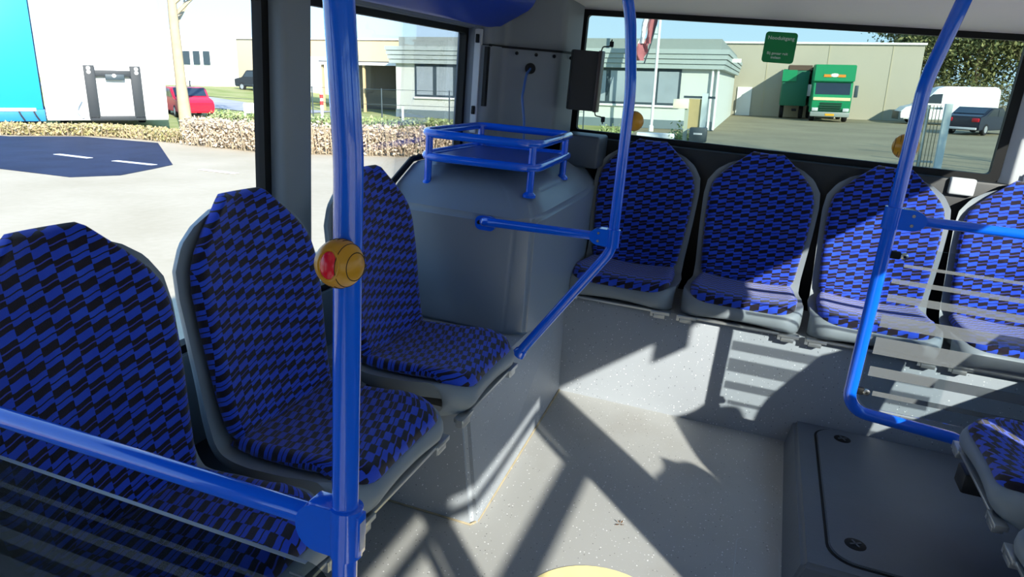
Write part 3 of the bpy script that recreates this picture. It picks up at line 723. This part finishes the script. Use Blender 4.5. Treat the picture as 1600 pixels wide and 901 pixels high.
def hedge(name, label, line, h, th, m, n, core):
    t = thing(name, label, 'hedge', (line[0][0], line[0][1], gh(*line[0])))
    segs = [(Vector(a), Vector(b_)) for a, b_ in zip(line, line[1:])]
    bm = B()
    def pick():
        a, b_ = random.choices(segs, [(q - p).length for p, q in segs])[0]; u = random.random(); p = a.lerp(b_, u)
        d_ = (b_ - a).normalized(); nn = Vector((-d_.y, d_.x)); v = random.uniform(-.5, .5) * th; z = random.random() ** .8 * h * random.uniform(.82, 1.08)
        return (p.x + nn.x * v, p.y + nn.y * v, gh(p.x, p.y) + z)
    scatter(bm, int(n * 1.5), pick, .06); fo = fin('leaves', bm, m, t, smooth=0); fo['kind'] = 'stuff'
    bm = B()
    for _ in range(int(n / 22)):
        p = Vector(pick()); tube(bm, [(p.x, p.y, gh(p.x, p.y) - .02), (p.x + random.uniform(-.1, .1), p.y + random.uniform(-.1, .1), gh(p.x, p.y) + h * .9)], .012, 4, False, False)
    so = fin('stems', bm, core, t, smooth=0); so['kind'] = 'stuff'
HL = [(-27, 21.6), (-23.3, 20.9), (-17.9, 19.3), (-14.4, 18.6), (-8.2, 20.4)]
hedge('beech_hedge', 'low hedge of dry brown leaves along the far edge of the road', HL[2:], .85, .8, L_BEECH, 9000, M_BARK)
hedge('green_hedge', 'trimmed green hedge just behind the dry brown hedge', [(x - .7, y + 2.0) for x, y in HL[2:]], .95, .8, L_GREEN, 6500, M_BARK2)

def branch(bm, p, d_, L, r, depth, tips):
    k = 4; pts = [Vector(p)]; d_ = Vector(d_).normalized()
    for i in range(k):
        d_ = (d_ + Vector((random.uniform(-.16, .16), random.uniform(-.16, .16), random.uniform(-.05, .12)))).normalized(); pts.append(pts[-1] + d_ * L / k)
    tube(bm, pts, r, 6 if depth > 1 else 4, False, False, [r * (1 - .45 * i / k) for i in range(k + 1)])
    tips.append(pts[-1])
    if depth <= 0: return
    for i in range(3 if depth > 1 else 4):
        q = pts[random.randint(2, k)]; e = (d_ + Vector((random.uniform(-1, 1), random.uniform(-1, 1), random.uniform(-.25, .7)))).normalized()
        branch(bm, q, e, L * random.uniform(.5, .72), r * .5, depth - 1, tips)
def tree(name, label, p, h, r, m, leaves=0, lm=None, lsize=.2, spread=.8, depth=4, group=None, column=False):
    t = thing(name, label, 'tree', (p[0], p[1], gh(*p))); tips = []; bm = B()
    branch(bm, (p[0], p[1], gh(*p) - .1), (random.uniform(-.06, .06), random.uniform(-.06, .06), 1), h * .5, r, depth, tips)
    b_ = fin('branches', bm, m, t)
    if leaves:
        bm = B()
        def pick():
            q = random.choice(tips)
            if column and random.random() < .4: q = Vector((p[0] + random.gauss(0, .7), p[1], random.uniform(1.5, h * .75)))
            return (q.x + random.gauss(0, spread), q.y + random.gauss(0, spread), q.z + random.gauss(0, spread))
        scatter(bm, leaves, pick, lsize); fo = fin('foliage', bm, lm, t, smooth=0); fo['kind'] = 'stuff'
    if group: t['group'] = group
    return t
bt_ = thing('bare_tree', 'pale bare tree trunk standing right behind the white trailer', 'tree', (-22.35, 23.95, gh(-22.35, 23.95)))
bm = B(); z0 = gh(-22.35, 23.95); tube(bm, [(-22.35, 23.95, z0 - .1), (-22.42, 23.95, z0 + 2), (-22.5, 24.0, z0 + 4.2), (-22.45, 23.95, z0 + 9)], .3, 10, False, False, [.27, .2, .18, .1])
fin('trunk', bm, M_BARK, bt_); bm = B()
for k in range(9): branch(bm, (-22.47, 23.97, z0 + 3.9 + k * .45), (random.uniform(-.3, 1), random.uniform(-.4, .8), random.uniform(.1, .9)), random.uniform(2.2, 3.4), .085, 3, [])
fin('branches', bm, M_BARK, bt_)
TR = [(13.6, 86, 12.5, 'dark tree rising just behind the beige hall corner'), (15.2, 81, 10, 'dense olive tree between the hall corner and the right blue pole'), (17.2, 86, 13, 'tallest twiggy tree above the white van roof'),
      (19.0, 81, 11, 'green tree above the middle of the white van'), (21.2, 86, 13, 'leafy tree above the back of the white van'), (23.4, 81, 11, 'green tree left of the rusty post'), (25.8, 85, 13, 'tree at the right border of the rear window')]
for x, y, h, lb in TR: tree('yard_tree', lb, (x, y), h, .22, M_BARK2, 5200, L_DARK, .2, .9, 4, 'trees behind the parked van', True)
hedge('yard_hedge', 'dark green shrub belt at the foot of the trees behind the van', [(12.5, 78), (29, 78)], 3.2, 2.0, L_DARK, 6000, M_BARK2)
for x, y, lb in ((16.5, 11.5, 'bare tree beside the yard that throws twig shadows on the paving'), (20.5, 14.0, 'bare tree farthest right beside the yard paving'), (12.0, 10.5, 'bare tree right of the bus, nearest to it')):
    tree('bare_tree', lb, (x, y), 12, .45, M_BARK2, depth=5, group='bare trees beside the yard')

# ---------------------------------------------------------------- buildings
M_OFFICE = mat('office_render', 'ccd2cc', .8, 0, .2, .04, 1.5); M_WHITE = mat('white_render', 'f1f2ef', .8, 0, .2, .04, 1.5); M_FASC = mat('ribbed_fascia', 'a9b5b3', .5, 0, .3, .04, 2)
M_BEIGE = mat('beige_concrete', 'b4ae9c', .85, 0, .2, .05, .4); M_DKFR = mat('dark_window_frame', '38474f', .5); M_PLINTH = mat('grey_plinth', '6f8085', .8)
G_PANE = mat('window_pane_grey', '9aa6ad', .12, 0, .7, .25, .8)
ob = thing('office_building', 'low white office building with ribbed grey fascia and a row of windows', 'building', (-11, 42, 0))
X0, X1, YF = -20.6, -2.3, 39.0
fin('wall', bx(X0, X1, YF, 61, 0, 3.2), M_OFFICE, ob); fin('plinth', bx(X0 - .03, X1 + .03, YF - .04, YF + .2, 0, .45), M_PLINTH, ob)
for k in range(4):
    z = 3.05 + k * .24; e = .30 + .06 * k
    fin('fascia_rib', bx(X0 - e, X1 + e, YF - e, 61, z, z + .225), M_FASC, ob)
fin('roof_band', bx(X0 - .1, X1 + .0, YF + .6, 61, 4.0, 4.55), mat('grey_roof_band', '8d9690', .8), ob)
xw = X0 + 1.25
n_win = 12
for k in range(n_win):
    x0 = xw + k * 1.27
    f_ = fin('window', bx(x0, x0 + 1.27, YF - .05, YF + .08, 1.2, 3.03), M_DKFR, ob)
    fin('pane', bx(x0 + .12, x0 + 1.15, YF - .065, YF - .04, 1.32, 2.9), G_PANE, f_)
fin('sill', bx(xw - .05, xw + n_win * 1.27 + .05, YF - .12, YF, 1.1, 1.2), M_WHITE, ob)
for x in (X1 - .25, X1 + .02): fin('downpipe', tb([(x, YF - .12, .05), (x, YF - .12, 3.05)], .06, 8), M_WHITE, ob)
fin('wall_lamp', bx(X1, X1 + .9, 44, 44.3, 3.55, 3.75), M_WHITE, ob)
bh = thing('factory_hall', 'big plain beige hall closing the yard behind the green truck', 'building', (-10, 66, 0))
fin('wall', bx(-75, 10.9, 62, 79, 0, 5.5), M_BEIGE, bh); fin('roof_edge', bx(-75.1, 11.0, 61.85, 79, 5.5, 5.65), mat('pale_coping', 'e6e4d8', .7), bh)
for k in range(8): fin('wall_joint', bx(-22 + k * 4.4, -21.94 + k * 4.4, 61.97, 62.02, 0, 5.5), mat('joint_beige', 'b9b094', .9), bh)  # thin beige strips marking the joints of the hall wall
fin('door', bx(-2.0, -.9, 61.9, 62.05, 0, 2.2), M_WHITE, bh)
fin('roof_vent', lt([(.35, 5.6), (.35, 6.2), (.5, 6.25), (.5, 6.6), (.3, 6.8), (0, 6.8)], 14, Matrix.Translation((-9.2, 63, 0))), M_FASC, bh)
wh = thing('white_hall', 'far white hall with a row of four small dark windows', 'building', (-52, 55, 1))
fin('wall', bx(-64, -48.4, 56, 59.3, .6, 6.0), M_WHITE, wh)
for k in range(4):
    f_ = fin('window', bx(-49.9 + k * 1.15 - 3.0, -49.9 + k * 1.15 - 2.3, 55.9, 56.05, 2.9, 4.1), M_DKFR, wh)
bl = thing('low_store', 'low pale store with sloping tan roof left of the office', 'building', (-40, 52, 1))
fin('wall', bx(-46, -24, 60, 61.8, .5, 3.6), M_WHITE, bl); fin('roof', pm([(59.5, 3.5), (61.9, 5.4), (61.9, 3.5)], 'x', -46.2, -23.8), mat('tan_roof', 'd8b98a', .8), bl)
cp = thing('carport', 'dark open shed with white gutter beside the office building', 'shed', (-24.5, 44, .3))
fin('roof', bx(-28, -21.4, 42.2, 47, 3.0, 3.2), mat('shed_roof', '4c4f50', .8), cp); fin('gutter', bx(-28, -21.5, 42.05, 42.25, 2.95, 3.12), M_WHITE, cp)
fin('back_wall', bx(-27.9, -21.5, 46.8, 47, 0, 3.0), mat('shed_boards', '6b665e', .9), cp)
for x in (-27.8, -24.7, -21.7): fin('post', bx(x - .07, x + .07, 42.3, 42.44, 0, 3.0), mat('tan_post', 'c6ae86', .8), cp)

# ---------------------------------------------------------------- vehicles
M_TYRE = mat('tyre', '1b1c1e', .8); M_HUB = mat('wheel_hub', 'b7babd', .4, .5); M_GLASSD = mat('vehicle_glass', '26323c', .08, 0, .8, .2, 2)
M_TGREEN = mat('truck_green', '108a58', .4, 0, .5, .04, 1); M_TGREEN2 = mat('truck_dark_green', '1e6a50', .5, 0, .4, .06, 1)
def wheel(t, x, y, r, wd, axis='x'):
    d_ = {'x': (1, 0, 0), 'y': (0, 1, 0)}[axis]
    w_ = fin('wheel', lt([(r * .5, -wd / 2), (r * .92, -wd / 2), (r, -wd * .35), (r, wd * .35), (r * .92, wd / 2), (r * .5, wd / 2)], 20, align((x, y, r + gh(x, y)), d_)), M_TYRE, t)
    fin('hub', lt([(0, -wd * .42), (r * .52, -wd * .42), (r * .52, wd * .42), (0, wd * .42)], 16, align((x, y, r + gh(x, y)), d_)), M_HUB, w_)
tk = thing('box_truck', 'bright green lorry facing the bus in front of the beige hall', 'truck', (4.6, 58, 0))
cx, fy = 4.55, 55.6
fin('cab', pm([(fy + .25, .55), (fy + .05, 1.3), (fy + .12, 1.9), (fy + .38, 2.75), (fy + 2.2, 2.8), (fy + 2.2, .55)], 'x', cx - 1.28, cx + 1.28, .05), M_TGREEN, tk)
fin('roof_box', pm([(fy + .15, 2.72), (fy + .2, 3.85), (fy + 2.3, 3.9), (fy + 2.3, 2.72)], 'x', cx - 1.33, cx + 1.33, .05), M_TGREEN, tk)
fin('windscreen', pm([(fy + .10, 1.86), (fy + .33, 2.64), (fy + .43, 2.64), (fy + .2, 1.86)], 'x', cx - 1.12, cx + 1.12), M_GLASSD, tk)
fin('cream_band', bx(cx - 1.2, cx + 1.2, fy + .02, fy + .12, 1.46, 1.66), mat('cream_band', 'e6d3a4', .5), tk)
for k in range(4): fin('grille_slat', bx(cx - .7, cx + .7, fy + .0, fy + .12, .78 + k * .15, .86 + k * .15), mat('grille_dark', '123a2c', .5), tk)
fin('bumper', bx(cx - 1.27, cx + 1.27, fy - .02, fy + .35, .35, .68, .04), mat('bumper_grey', '8c9691', .5), tk)
fin('number_plate', bx(cx - .3, cx + .3, fy - .04, fy - .015, .42, .56), mat('plate_yellow', 'e2a518', .5), tk)
for sx in (-1, 1):
    fin('headlight', bx(cx + sx * 1.0 - .2, cx + sx * 1.0 + .2, fy - .03, fy + .08, .72, .95, .03), M_LIGHTP, tk)
    fin('mirror', bx(cx + sx * 1.52 - .12, cx + sx * 1.52 + .12, fy + .3, fy + .42, 1.7, 2.5, .03), M_DKFR, tk)
    wheel(tk, cx + sx * 1.08, fy + 1.2, .5, .32); wheel(tk, cx + sx * 1.08, fy + 5.6, .5, .32)
fin('emblem', lt([(0, .02), (.28, .02), (.28, 0)], 16, align((cx, fy + .15, 3.15), (0, -1, 0)) @ Matrix.Diagonal((1, .45, 1, 1))), mat('emblem_white', 'efe9da', .5), tk)
for sx in (-1, 1): fin('emblem_wing', bx(cx + sx * .45 - .25, cx + sx * .45 + .25, fy + .13, fy + .17, 3.02, 3.2), mat('emblem_orange', 'd98a2b', .5), tk)
fin('load_body', bx(cx - 1.3, cx + 1.3, fy + 2.5, fy + 6.2, .95, 3.75, .03), M_TGREEN2, tk)
tl = thing('green_trailer', 'dark green trailer standing half behind the green lorry', 'trailer', (2.2, 61, 0))
fin('load_body', bx(1.25, 3.05, 58.6, 61.6, .95, 3.55, .03), M_TGREEN2, tl); fin('top_frame', bx(1.6, 3.2, 58.55, 61.6, 3.5, 3.85), mat('rust_brown', '5b4a3e', .8), tl)
fin('front_board', bx(1.2, 2.2, 58.5, 58.62, 2.7, 3.5), M_TGREEN, tl)
for x in (1.45, 2.85): wheel(tl, x, 60.2, .48, .3)
fin('drawbar', bx(2.1, 2.4, 57.2, 58.6, .6, .75), M_BLACK, tl)

def car(name, label, cat, p, ang, L, W_, prof, wins, m, wheels, wr, extra=(), scr=()):
    """body is an extruded side profile (length along local x), placed by rotating the root"""
    t = thing(name, label, cat, (p[0], p[1], gh(*p)), ang)
    bm = B(); prism(bm, prof, 'y', -W_ / 2, W_ / 2); bmesh.ops.recalc_face_normals(bm, faces=bm.faces)
    bmesh.ops.bevel(bm, geom=[e for e in bm.edges if e.calc_face_angle(0) > .6], offset=.06, segments=2, affect='EDGES')
    fin('body', bm, m, t, world=False)
    for pts in wins:
        for s_ in (-1, 1): fin('side_window', pm(pts, 'y', s_ * W_ / 2 - .015, s_ * W_ / 2 + .015), M_GLASSD, t, world=False)
    for (a0, b0), (a1, b1) in scr:
        n_ = Vector((b0 - b1, a1 - a0)).normalized() * .012; n_ = n_ if n_.y > 0 else -n_
        fin('windscreen', pm([(a0, b0), (a1, b1), (a1 + n_.x * 2, b1 + n_.y * 2), (a0 + n_.x * 2, b0 + n_.y * 2)], 'y', -W_ / 2 + .12, W_ / 2 - .12), M_GLASSD, t, world=False)
    for x in wheels:
        for s_ in (-1, 1):
            w_ = fin('wheel', lt([(wr * .5, -.1), (wr * .94, -.1), (wr, -.06), (wr, .06), (wr * .94, .1), (wr * .5, .1)], 18, align((x, s_ * (W_ / 2 - .08), wr), (0, 1, 0))), M_TYRE, t, world=False)
            fin('hub', lt([(0, -.105), (wr * .6, -.105), (wr * .6, .105), (0, .105)], 14, align((x, s_ * (W_ / 2 - .08), wr), (0, 1, 0))), M_HUB, w_, world=False)
    for nm, b6, mm in extra: fin(nm, bx(*b6, .02), mm, t, world=False)
    return t
van_p = [(-3.0, .35), (-3.05, .8), (-2.7, 1.15), (-2.0, 1.35), (-1.25, 2.0), (-.9, 2.45), (-.4, 2.6), (2.7, 2.62), (2.95, 2.4), (3.0, .5), (2.9, .35)]
car('delivery_van', 'white high-roof delivery van parked right of the beige hall', 'van', (12.2, 58.5), .06, 6, 2.0, van_p, [[(-1.75, 1.45), (-1.15, 2.05), (-.55, 2.1), (-.55, 1.45)]], mat('van_white', 'f4f6f6', .35, 0, .5, .02), (-1.9, 1.7), .36,
    [('front_bumper', (-3.1, -2.75, -.98, .98, .3, .85), M_DKFR)], scr=[((-1.95, 1.4), (-1.28, 1.98))])
car_p = [(-2.2, .25), (-2.25, .7), (-2.0, .9), (-1.2, 1.0), (-.5, 1.45), (.9, 1.48), (1.7, 1.1), (2.2, 1.0), (2.25, .5), (2.2, .25)]
car_w = [[(-1.0, 1.0), (-.42, 1.38), (.1, 1.4), (.1, 1.0)], [(.18, 1.0), (.18, 1.4), (.8, 1.41), (1.45, 1.03)]]
car('parked_car', 'dark blue-black car with red tail lights in front of the van', 'car', (11.8, 47.6), -2.2, 4.5, 1.8, car_p, car_w, mat('car_dark', '1c2434', .25, 0, .6, .05), (-1.35, 1.35), .32,
    [('tail_light', (2.15, 2.27, -.85, -.5, .72, .92), mat('tail_red', 'b01525', .3)), ('tail_light', (2.15, 2.27, .5, .85, .72, .92), mat('tail_red', 'b01525', .3)), ('bumper_strip', (2.1, 2.3, -.8, .8, .3, .42), M_LIGHTP)], scr=[((-1.12, 1.045), (-.55, 1.42)), ((.98, 1.45), (1.62, 1.14))])
car('parked_car', 'red car half hidden behind the pale tree trunk', 'car', (-28.9, 31.2), 2.5, 4.2, 1.75, car_p, car_w, mat('car_red', 'd81f3c', .3, 0, .5, .05), (-1.3, 1.3), .31, scr=[((-1.12, 1.045), (-.55, 1.42)), ((.98, 1.45), (1.62, 1.14))])
suv_p = [(-2.3, .35), (-2.35, 1.0), (-1.4, 1.15), (-.8, 1.75), (2.0, 1.8), (2.3, 1.2), (2.3, .35)]
car('parked_car', 'black off-road car parked in front of the far low store', 'car', (-42.5, 55.0), -.15, 4.6, 1.9, suv_p, [[(-1.1, 1.2), (-.7, 1.66), (.4, 1.68), (.4, 1.2)], [(.5, 1.2), (.5, 1.68), (1.7, 1.68), (1.9, 1.2)]], mat('car_black', '20242c', .25, 0, .6, .05), (-1.4, 1.4), .36)

# trailers left of the bus
FD = math.atan2(2.2, 1.8)                      # direction along the white end wall
M_TWHITE = mat('trailer_white', 'f5f6f4', .5, 0, .4, .02); M_TARP = mat('trailer_blue_tarp', '1f9bd8', .45, 0, .4, .06, .8); M_TFRAME = mat('trailer_frame_grey', '2d3338', .6)
wt = thing('white_trailer', 'white box trailer with a dark lifting frame on its end wall', 'trailer', (-23.7, 21.5, 0), FD)
def L_(name, b6, m, p, bev=.02): return fin(name, bx(*b6, bev), m, p, world=False)
L_('load_body', (-2.06, 2.06, 0, 8, .475, 5.3), M_TWHITE, wt); L_('bottom_sill', (-2.04, 2.04, -.06, .06, .41, .53), M_LIGHTP, wt)
for sx in (-.50, 1.04): L_('frame_post', (sx - .18, sx + .18, -.19, 0, .475, 2.42), M_TFRAME, wt)
L_('cross_beam', (-.50, 1.04, -.16, 0, 2.02, 2.25), M_TFRAME, wt); L_('frame_sill', (-.65, 1.23, -.19, 0, .40, .57), M_TFRAME, wt)
L_('beam_plate', (.0, .65, -.21, -.1, 1.90, 2.11), M_DKFR, wt)
for x, z in ((-.52, 2.18), (-.52, 2.32), (1.07, 2.18), (.3, 2.06), (1.07, 2.32)):
    fin('pin', lt([(0, .03), (.07, .03), (.07, 0)], 12, align((x, -.19 if abs(x - .3) > .05 else -.21, z), (0, -1, 0))), M_TWHITE, wt, world=False)
fin('hose', tb(fillet([(-.89, -.1, .5), (-1.09, -.2, .82), (-.88, -.15, 1.17)], .15, 5), .04, 8), M_LIGHTP, wt, world=False)
for sx in (-1.5, 1.5):
    for yy in (4.8, 6.0):
        fin('wheel', lt([(.15, -.15), (.23, -.15), (.26, -.1), (.26, .1), (.23, .15), (.15, .15)], 18, align((sx, yy, .28), (1, 0, 0))), M_TYRE, wt, world=False)
L_('chassis', (-.6, .6, .3, 7.6, .3, .475), M_TFRAME, wt)
hedge('verge_strip', 'low verge of dead grass and weeds in front of the white trailer', [(-27.0, 18.6), (-24.9, 18.6), (-22.9, 20.0), (-20.6, 20.0), (-18.3, 19.5)], .38, .8, leafmat('verge_weeds', '98965f', 'c9b391'), 5200, M_BARK)
bt = thing('blue_trailer', 'bright blue curtain-side trailer cut off by the left edge of the photo', 'trailer', (-23.7 - 1.72 * math.cos(FD), 21.5 - 1.72 * math.sin(FD), 0), FD)
L_('curtain', (-10, -.40, -.24, 2.5, .82, 5.3), M_TARP, bt); L_('lower_panel', (-10, -.36, -.26, 2.52, .40, .82), mat('trailer_blue_rail', '2d86c4', .4), bt)
L_('white_rail', (-10, -.62, -.29, -.24, .76, .87), M_TWHITE, bt, 0)
for x in (-.70, -1.15): fin('strap', tb(fillet([(x, -.31, .76), (x + .05, -.33, .62), (x + .14, -.31, .44)], .05, 3), .03, 6), M_TFRAME, bt, world=False)
for y0 in (.0, 2.0): L_('support_leg', (-1.75, -1.45, y0, y0 + .3, -.02, .42), M_TFRAME, bt)
L_('tool_box', (-3.0, -2.0, -.1, .6, .08, .41), M_BLACK, bt)
for xx in (-8.2, -6.9):
    for yy in (.2, 2.1): fin('wheel', lt([(.15, -.15), (.23, -.15), (.26, -.1), (.26, .1), (.23, .15), (.15, .15)], 18, align((xx, yy, .26), (0, 1, 0))), M_TYRE, bt, world=False)
L_('chassis', (-9.8, -.5, .6, 1.6, .25, .41), M_TFRAME, bt)
w2 = thing('white_lorry', 'white box lorry parked behind the foreground pole near the store', 'truck', (-33, 49, gh(-33, 49)))
z0 = gh(-33, 49)
fin('load_body', bx(-36.5, -30.2, 47.8, 50.2, z0 + .9, z0 + 3.4, .04), M_TWHITE, w2); fin('cab', bx(-30.1, -28.4, 47.8, 50.1, z0 + .5, z0 + 2.6, .15), M_TWHITE, w2)
fin('windscreen', bx(-28.6, -28.37, 48.0, 49.9, z0 + 1.6, z0 + 2.4, .03), M_GLASSD, w2)
for x in (-35.5, -34.4, -29.4): wheel(w2, x, 48.0, .48, .3, 'y')

# ---------------------------------------------------------------- posts, signs, fences
fp = thing('flag_pole', 'slender white flag pole in front of the office windows', 'flag pole', (-5.1, 36.4, 0))
fin('pole', tb([(-5.1, 36.4, 0), (-5.05, 36.4, 8)], .07, 10), M_WHITE, fp); fin('base', lt([(.12, 0), (.12, .25), (.07, .3)], 12, Matrix.Translation((-5.1, 36.4, 0))), M_WHITE, fp)
bf = thing('banner_flag', 'red and white banner flag hanging beside the white flag pole', 'flag', (-6.0, 36.6, 3.4))
def cloth(x0, x1, z0_, z1_, sk, m, nm):
    bm = B(); G = []
    for i in range(9):
        row = []
        for j in range(13):
            u, v = i / 8, j / 12; row.append((x0 + (x1 - x0) * u + sk * v + .05 * math.sin(v * 9 + u * 3), 36.6 + .10 * math.sin(u * 7 + v * 5), z0_ + (z1_ - z0_) * v))
        G.append(row)
    F1 = [[bm.verts.new(p) for p in r] for r in G]; F2 = [[bm.verts.new((p[0], p[1] + .012, p[2])) for p in r] for r in G]
    for i in range(8):
        for j in range(12): bm.faces.new((F1[i][j], F1[i + 1][j], F1[i + 1][j + 1], F1[i][j + 1])); bm.faces.new((F2[i][j], F2[i][j + 1], F2[i + 1][j + 1], F2[i + 1][j]))
    for j in range(12):
        bm.faces.new((F1[0][j], F1[0][j + 1], F2[0][j + 1], F2[0][j])); bm.faces.new((F1[8][j], F2[8][j], F2[8][j + 1], F1[8][j + 1]))
    fin(nm, bm, m, bf)
cloth(-6.35, -5.75, 3.35, 4.15, .25, mat('flag_red', 'a8646a', .8), 'red_field'); cloth(-6.1, -5.8, 4.15, 5.9, .35, mat('flag_white', 'f2eeee', .8), 'white_field'); cloth(-5.8, -5.45, 4.15, 5.9, .35, mat('flag_red', 'a8646a', .8), 'red_edge')
fin('flag_staff', tb([(-5.72, 36.65, 3.2), (-5.45, 36.65, 4.2), (-5.08, 36.65, 6.1)], .035, 8), M_DKFR, bf)
ml = thing('mailbox_stand', 'grey posts with beige board, small sign and black letterbox outside the rear window', 'letterbox', (-2.3, 27, 0))
fin('post', bx(-2.62, -2.48, 27.0, 27.14, 0, 1.75), mat('post_grey_green', 'a9b2a2', .7), ml); fin('post', bx(-2.05, -1.85, 26.95, 27.15, 0, 2.0), mat('post_pale', 'c5d2d0', .7), ml)
fin('board', bx(-2.5, -2.0, 27.02, 27.08, .75, 1.8), mat('board_beige', 'b3a374', .8), ml); fin('small_sign', bx(-3.05, -2.5, 26.93, 26.98, 1.45, 1.78, .01), mat('sign_cream', 'ece6cc', .6), ml)
fin('top_rail', bx(-2.7, -1.6, 27.0, 27.1, 1.82, 1.9), M_DKFR, ml)
lb_ = fin('letterbox', bx(-2.35, -1.75, 26.55, 26.95, .32, .82, .03), mat('letterbox_black', '3b474d', .5), ml); fin('slot', bx(-2.2, -1.9, 26.53, 26.56, .58, .64), M_LIGHTP, lb_)
gpst = thing('gate_post', 'pale steel gate post with a short bar fence outside the rear window', 'gate', (5.0, 23.7, 0))
fin('post', bx(4.95, 5.13, 23.65, 23.83, 0, 1.95), mat('post_pale', 'c5d2d0', .7), gpst)
fin('post', bx(4.55, 4.62, 24.0, 24.07, 0, 1.9), M_FASC, gpst); fin('rail', bx(4.15, 4.95, 23.98, 24.03, 1.78, 1.84), M_FASC, gpst); fin('rail', bx(4.15, 4.95, 23.98, 24.03, .25, .31), M_FASC, gpst)
for k in range(9): fin('fence_bar', bx(4.18 + k * .088, 4.195 + k * .088, 23.97, 24.0, .1, 1.9), mat('fence_brown', '857c60', .8), gpst)
fin('hinge', lt([(0, .05), (.05, .05), (.05, 0)], 12, align((4.95, 23.64, .12), (0, -1, 0))), M_LIGHTP, gpst)
o = fin('rusty_post', tb([(7.35, 25.2, 0), (7.3, 25.2, 2.35)], .06, 10), mat('rust_brown2', '8a6650', .8)); tag(o, 'thin rusty brown post at the right border of the rear window', 'post')
o = fin('low_sign', bx(-4.35, -2.95, 27.3, 27.5, .0, .52, .03), M_WHITE); tag(o, 'low white block among the shrubs below the flag pole', 'block')
for k, (x, y, lb) in enumerate(((-5.2, 27.4, 'small shrub left of the low white block'), (-2.75, 27.9, 'small shrub beside the letterbox posts'))):
    t = thing('shrub', lb, 'shrub', (x, y, 0), 0, 'shrubs by the letterbox')
    bm = B(); scatter(bm, 900, lambda: (x + random.gauss(0, .3), y + random.gauss(0, .25), abs(random.gauss(.25, .2))), .07); f_ = fin('leaves', bm, L_GREEN, t, smooth=0); f_['kind'] = 'stuff'
    bm = B(); tube(bm, [(x, y, 0), (x + .03, y, .4)], .02, 6); fin('stem', bm, M_BARK2, t)
rpst = thing('marker_post', 'white marker post with red bands behind the brown hedge', 'marker post', (-15.6, 23.6, gh(-15.6, 23.6)))
zz = gh(-15.6, 23.6)
fin('post', tb([(-15.6, 23.6, zz), (-15.6, 23.6, zz + 1.65)], .06, 10), M_WHITE, rpst)
for z in (1.52, 1.28): fin('red_band', tb([(-15.6, 23.6, zz + z - .07), (-15.6, 23.6, zz + z + .07)], .066, 10), mat('band_red', 'c93a3a', .5), rpst)
for x, y, h, lb in ((-11.4, 22.0, 1.35, 'thin white post behind the hedge near the luggage rack'), (-17.0, 21.0, 1.25, 'white post with a square plate behind the hedge by the window pillar')):
    z0 = gh(x, y); t = thing('white_post', lb, 'post', (x, y, z0))
    fin('post', tb([(x, y, z0), (x, y, z0 + h)], .045, 8), M_WHITE, t)
    if h < 1.3: fin('plate', bx(x - .02, x + .5, y - .02, y + .02, z0 + .95, z0 + 1.3, .01), M_WHITE, t)
fe = thing('wire_fence', 'thin dark wire fence between the lawn and the office', 'fence', (-18, 34, .3))
FP = [(-31, 33.8), (-26.5, 33.6), (-22.5, 33.2), (-18.5, 33.4), (-14.8, 33.6), (-11.2, 33.8), (-8, 34)]
for x, y in FP: fin('fence_post', tb([(x, y, gh(x, y)), (x, y, gh(x, y) + 1.7)], .035, 6), M_DKFR, fe)
for z in (.9, 1.65): fin('wire', tb([(x, y, gh(x, y) + z) for x, y in FP], .012, 5), M_DKFR, fe)
# set the outside world against the bus
bpy.context.view_layer.update()
for o in set(bpy.data.objects) - before:
    if o.parent is None: o.matrix_world = T_EXT @ o.matrix_world
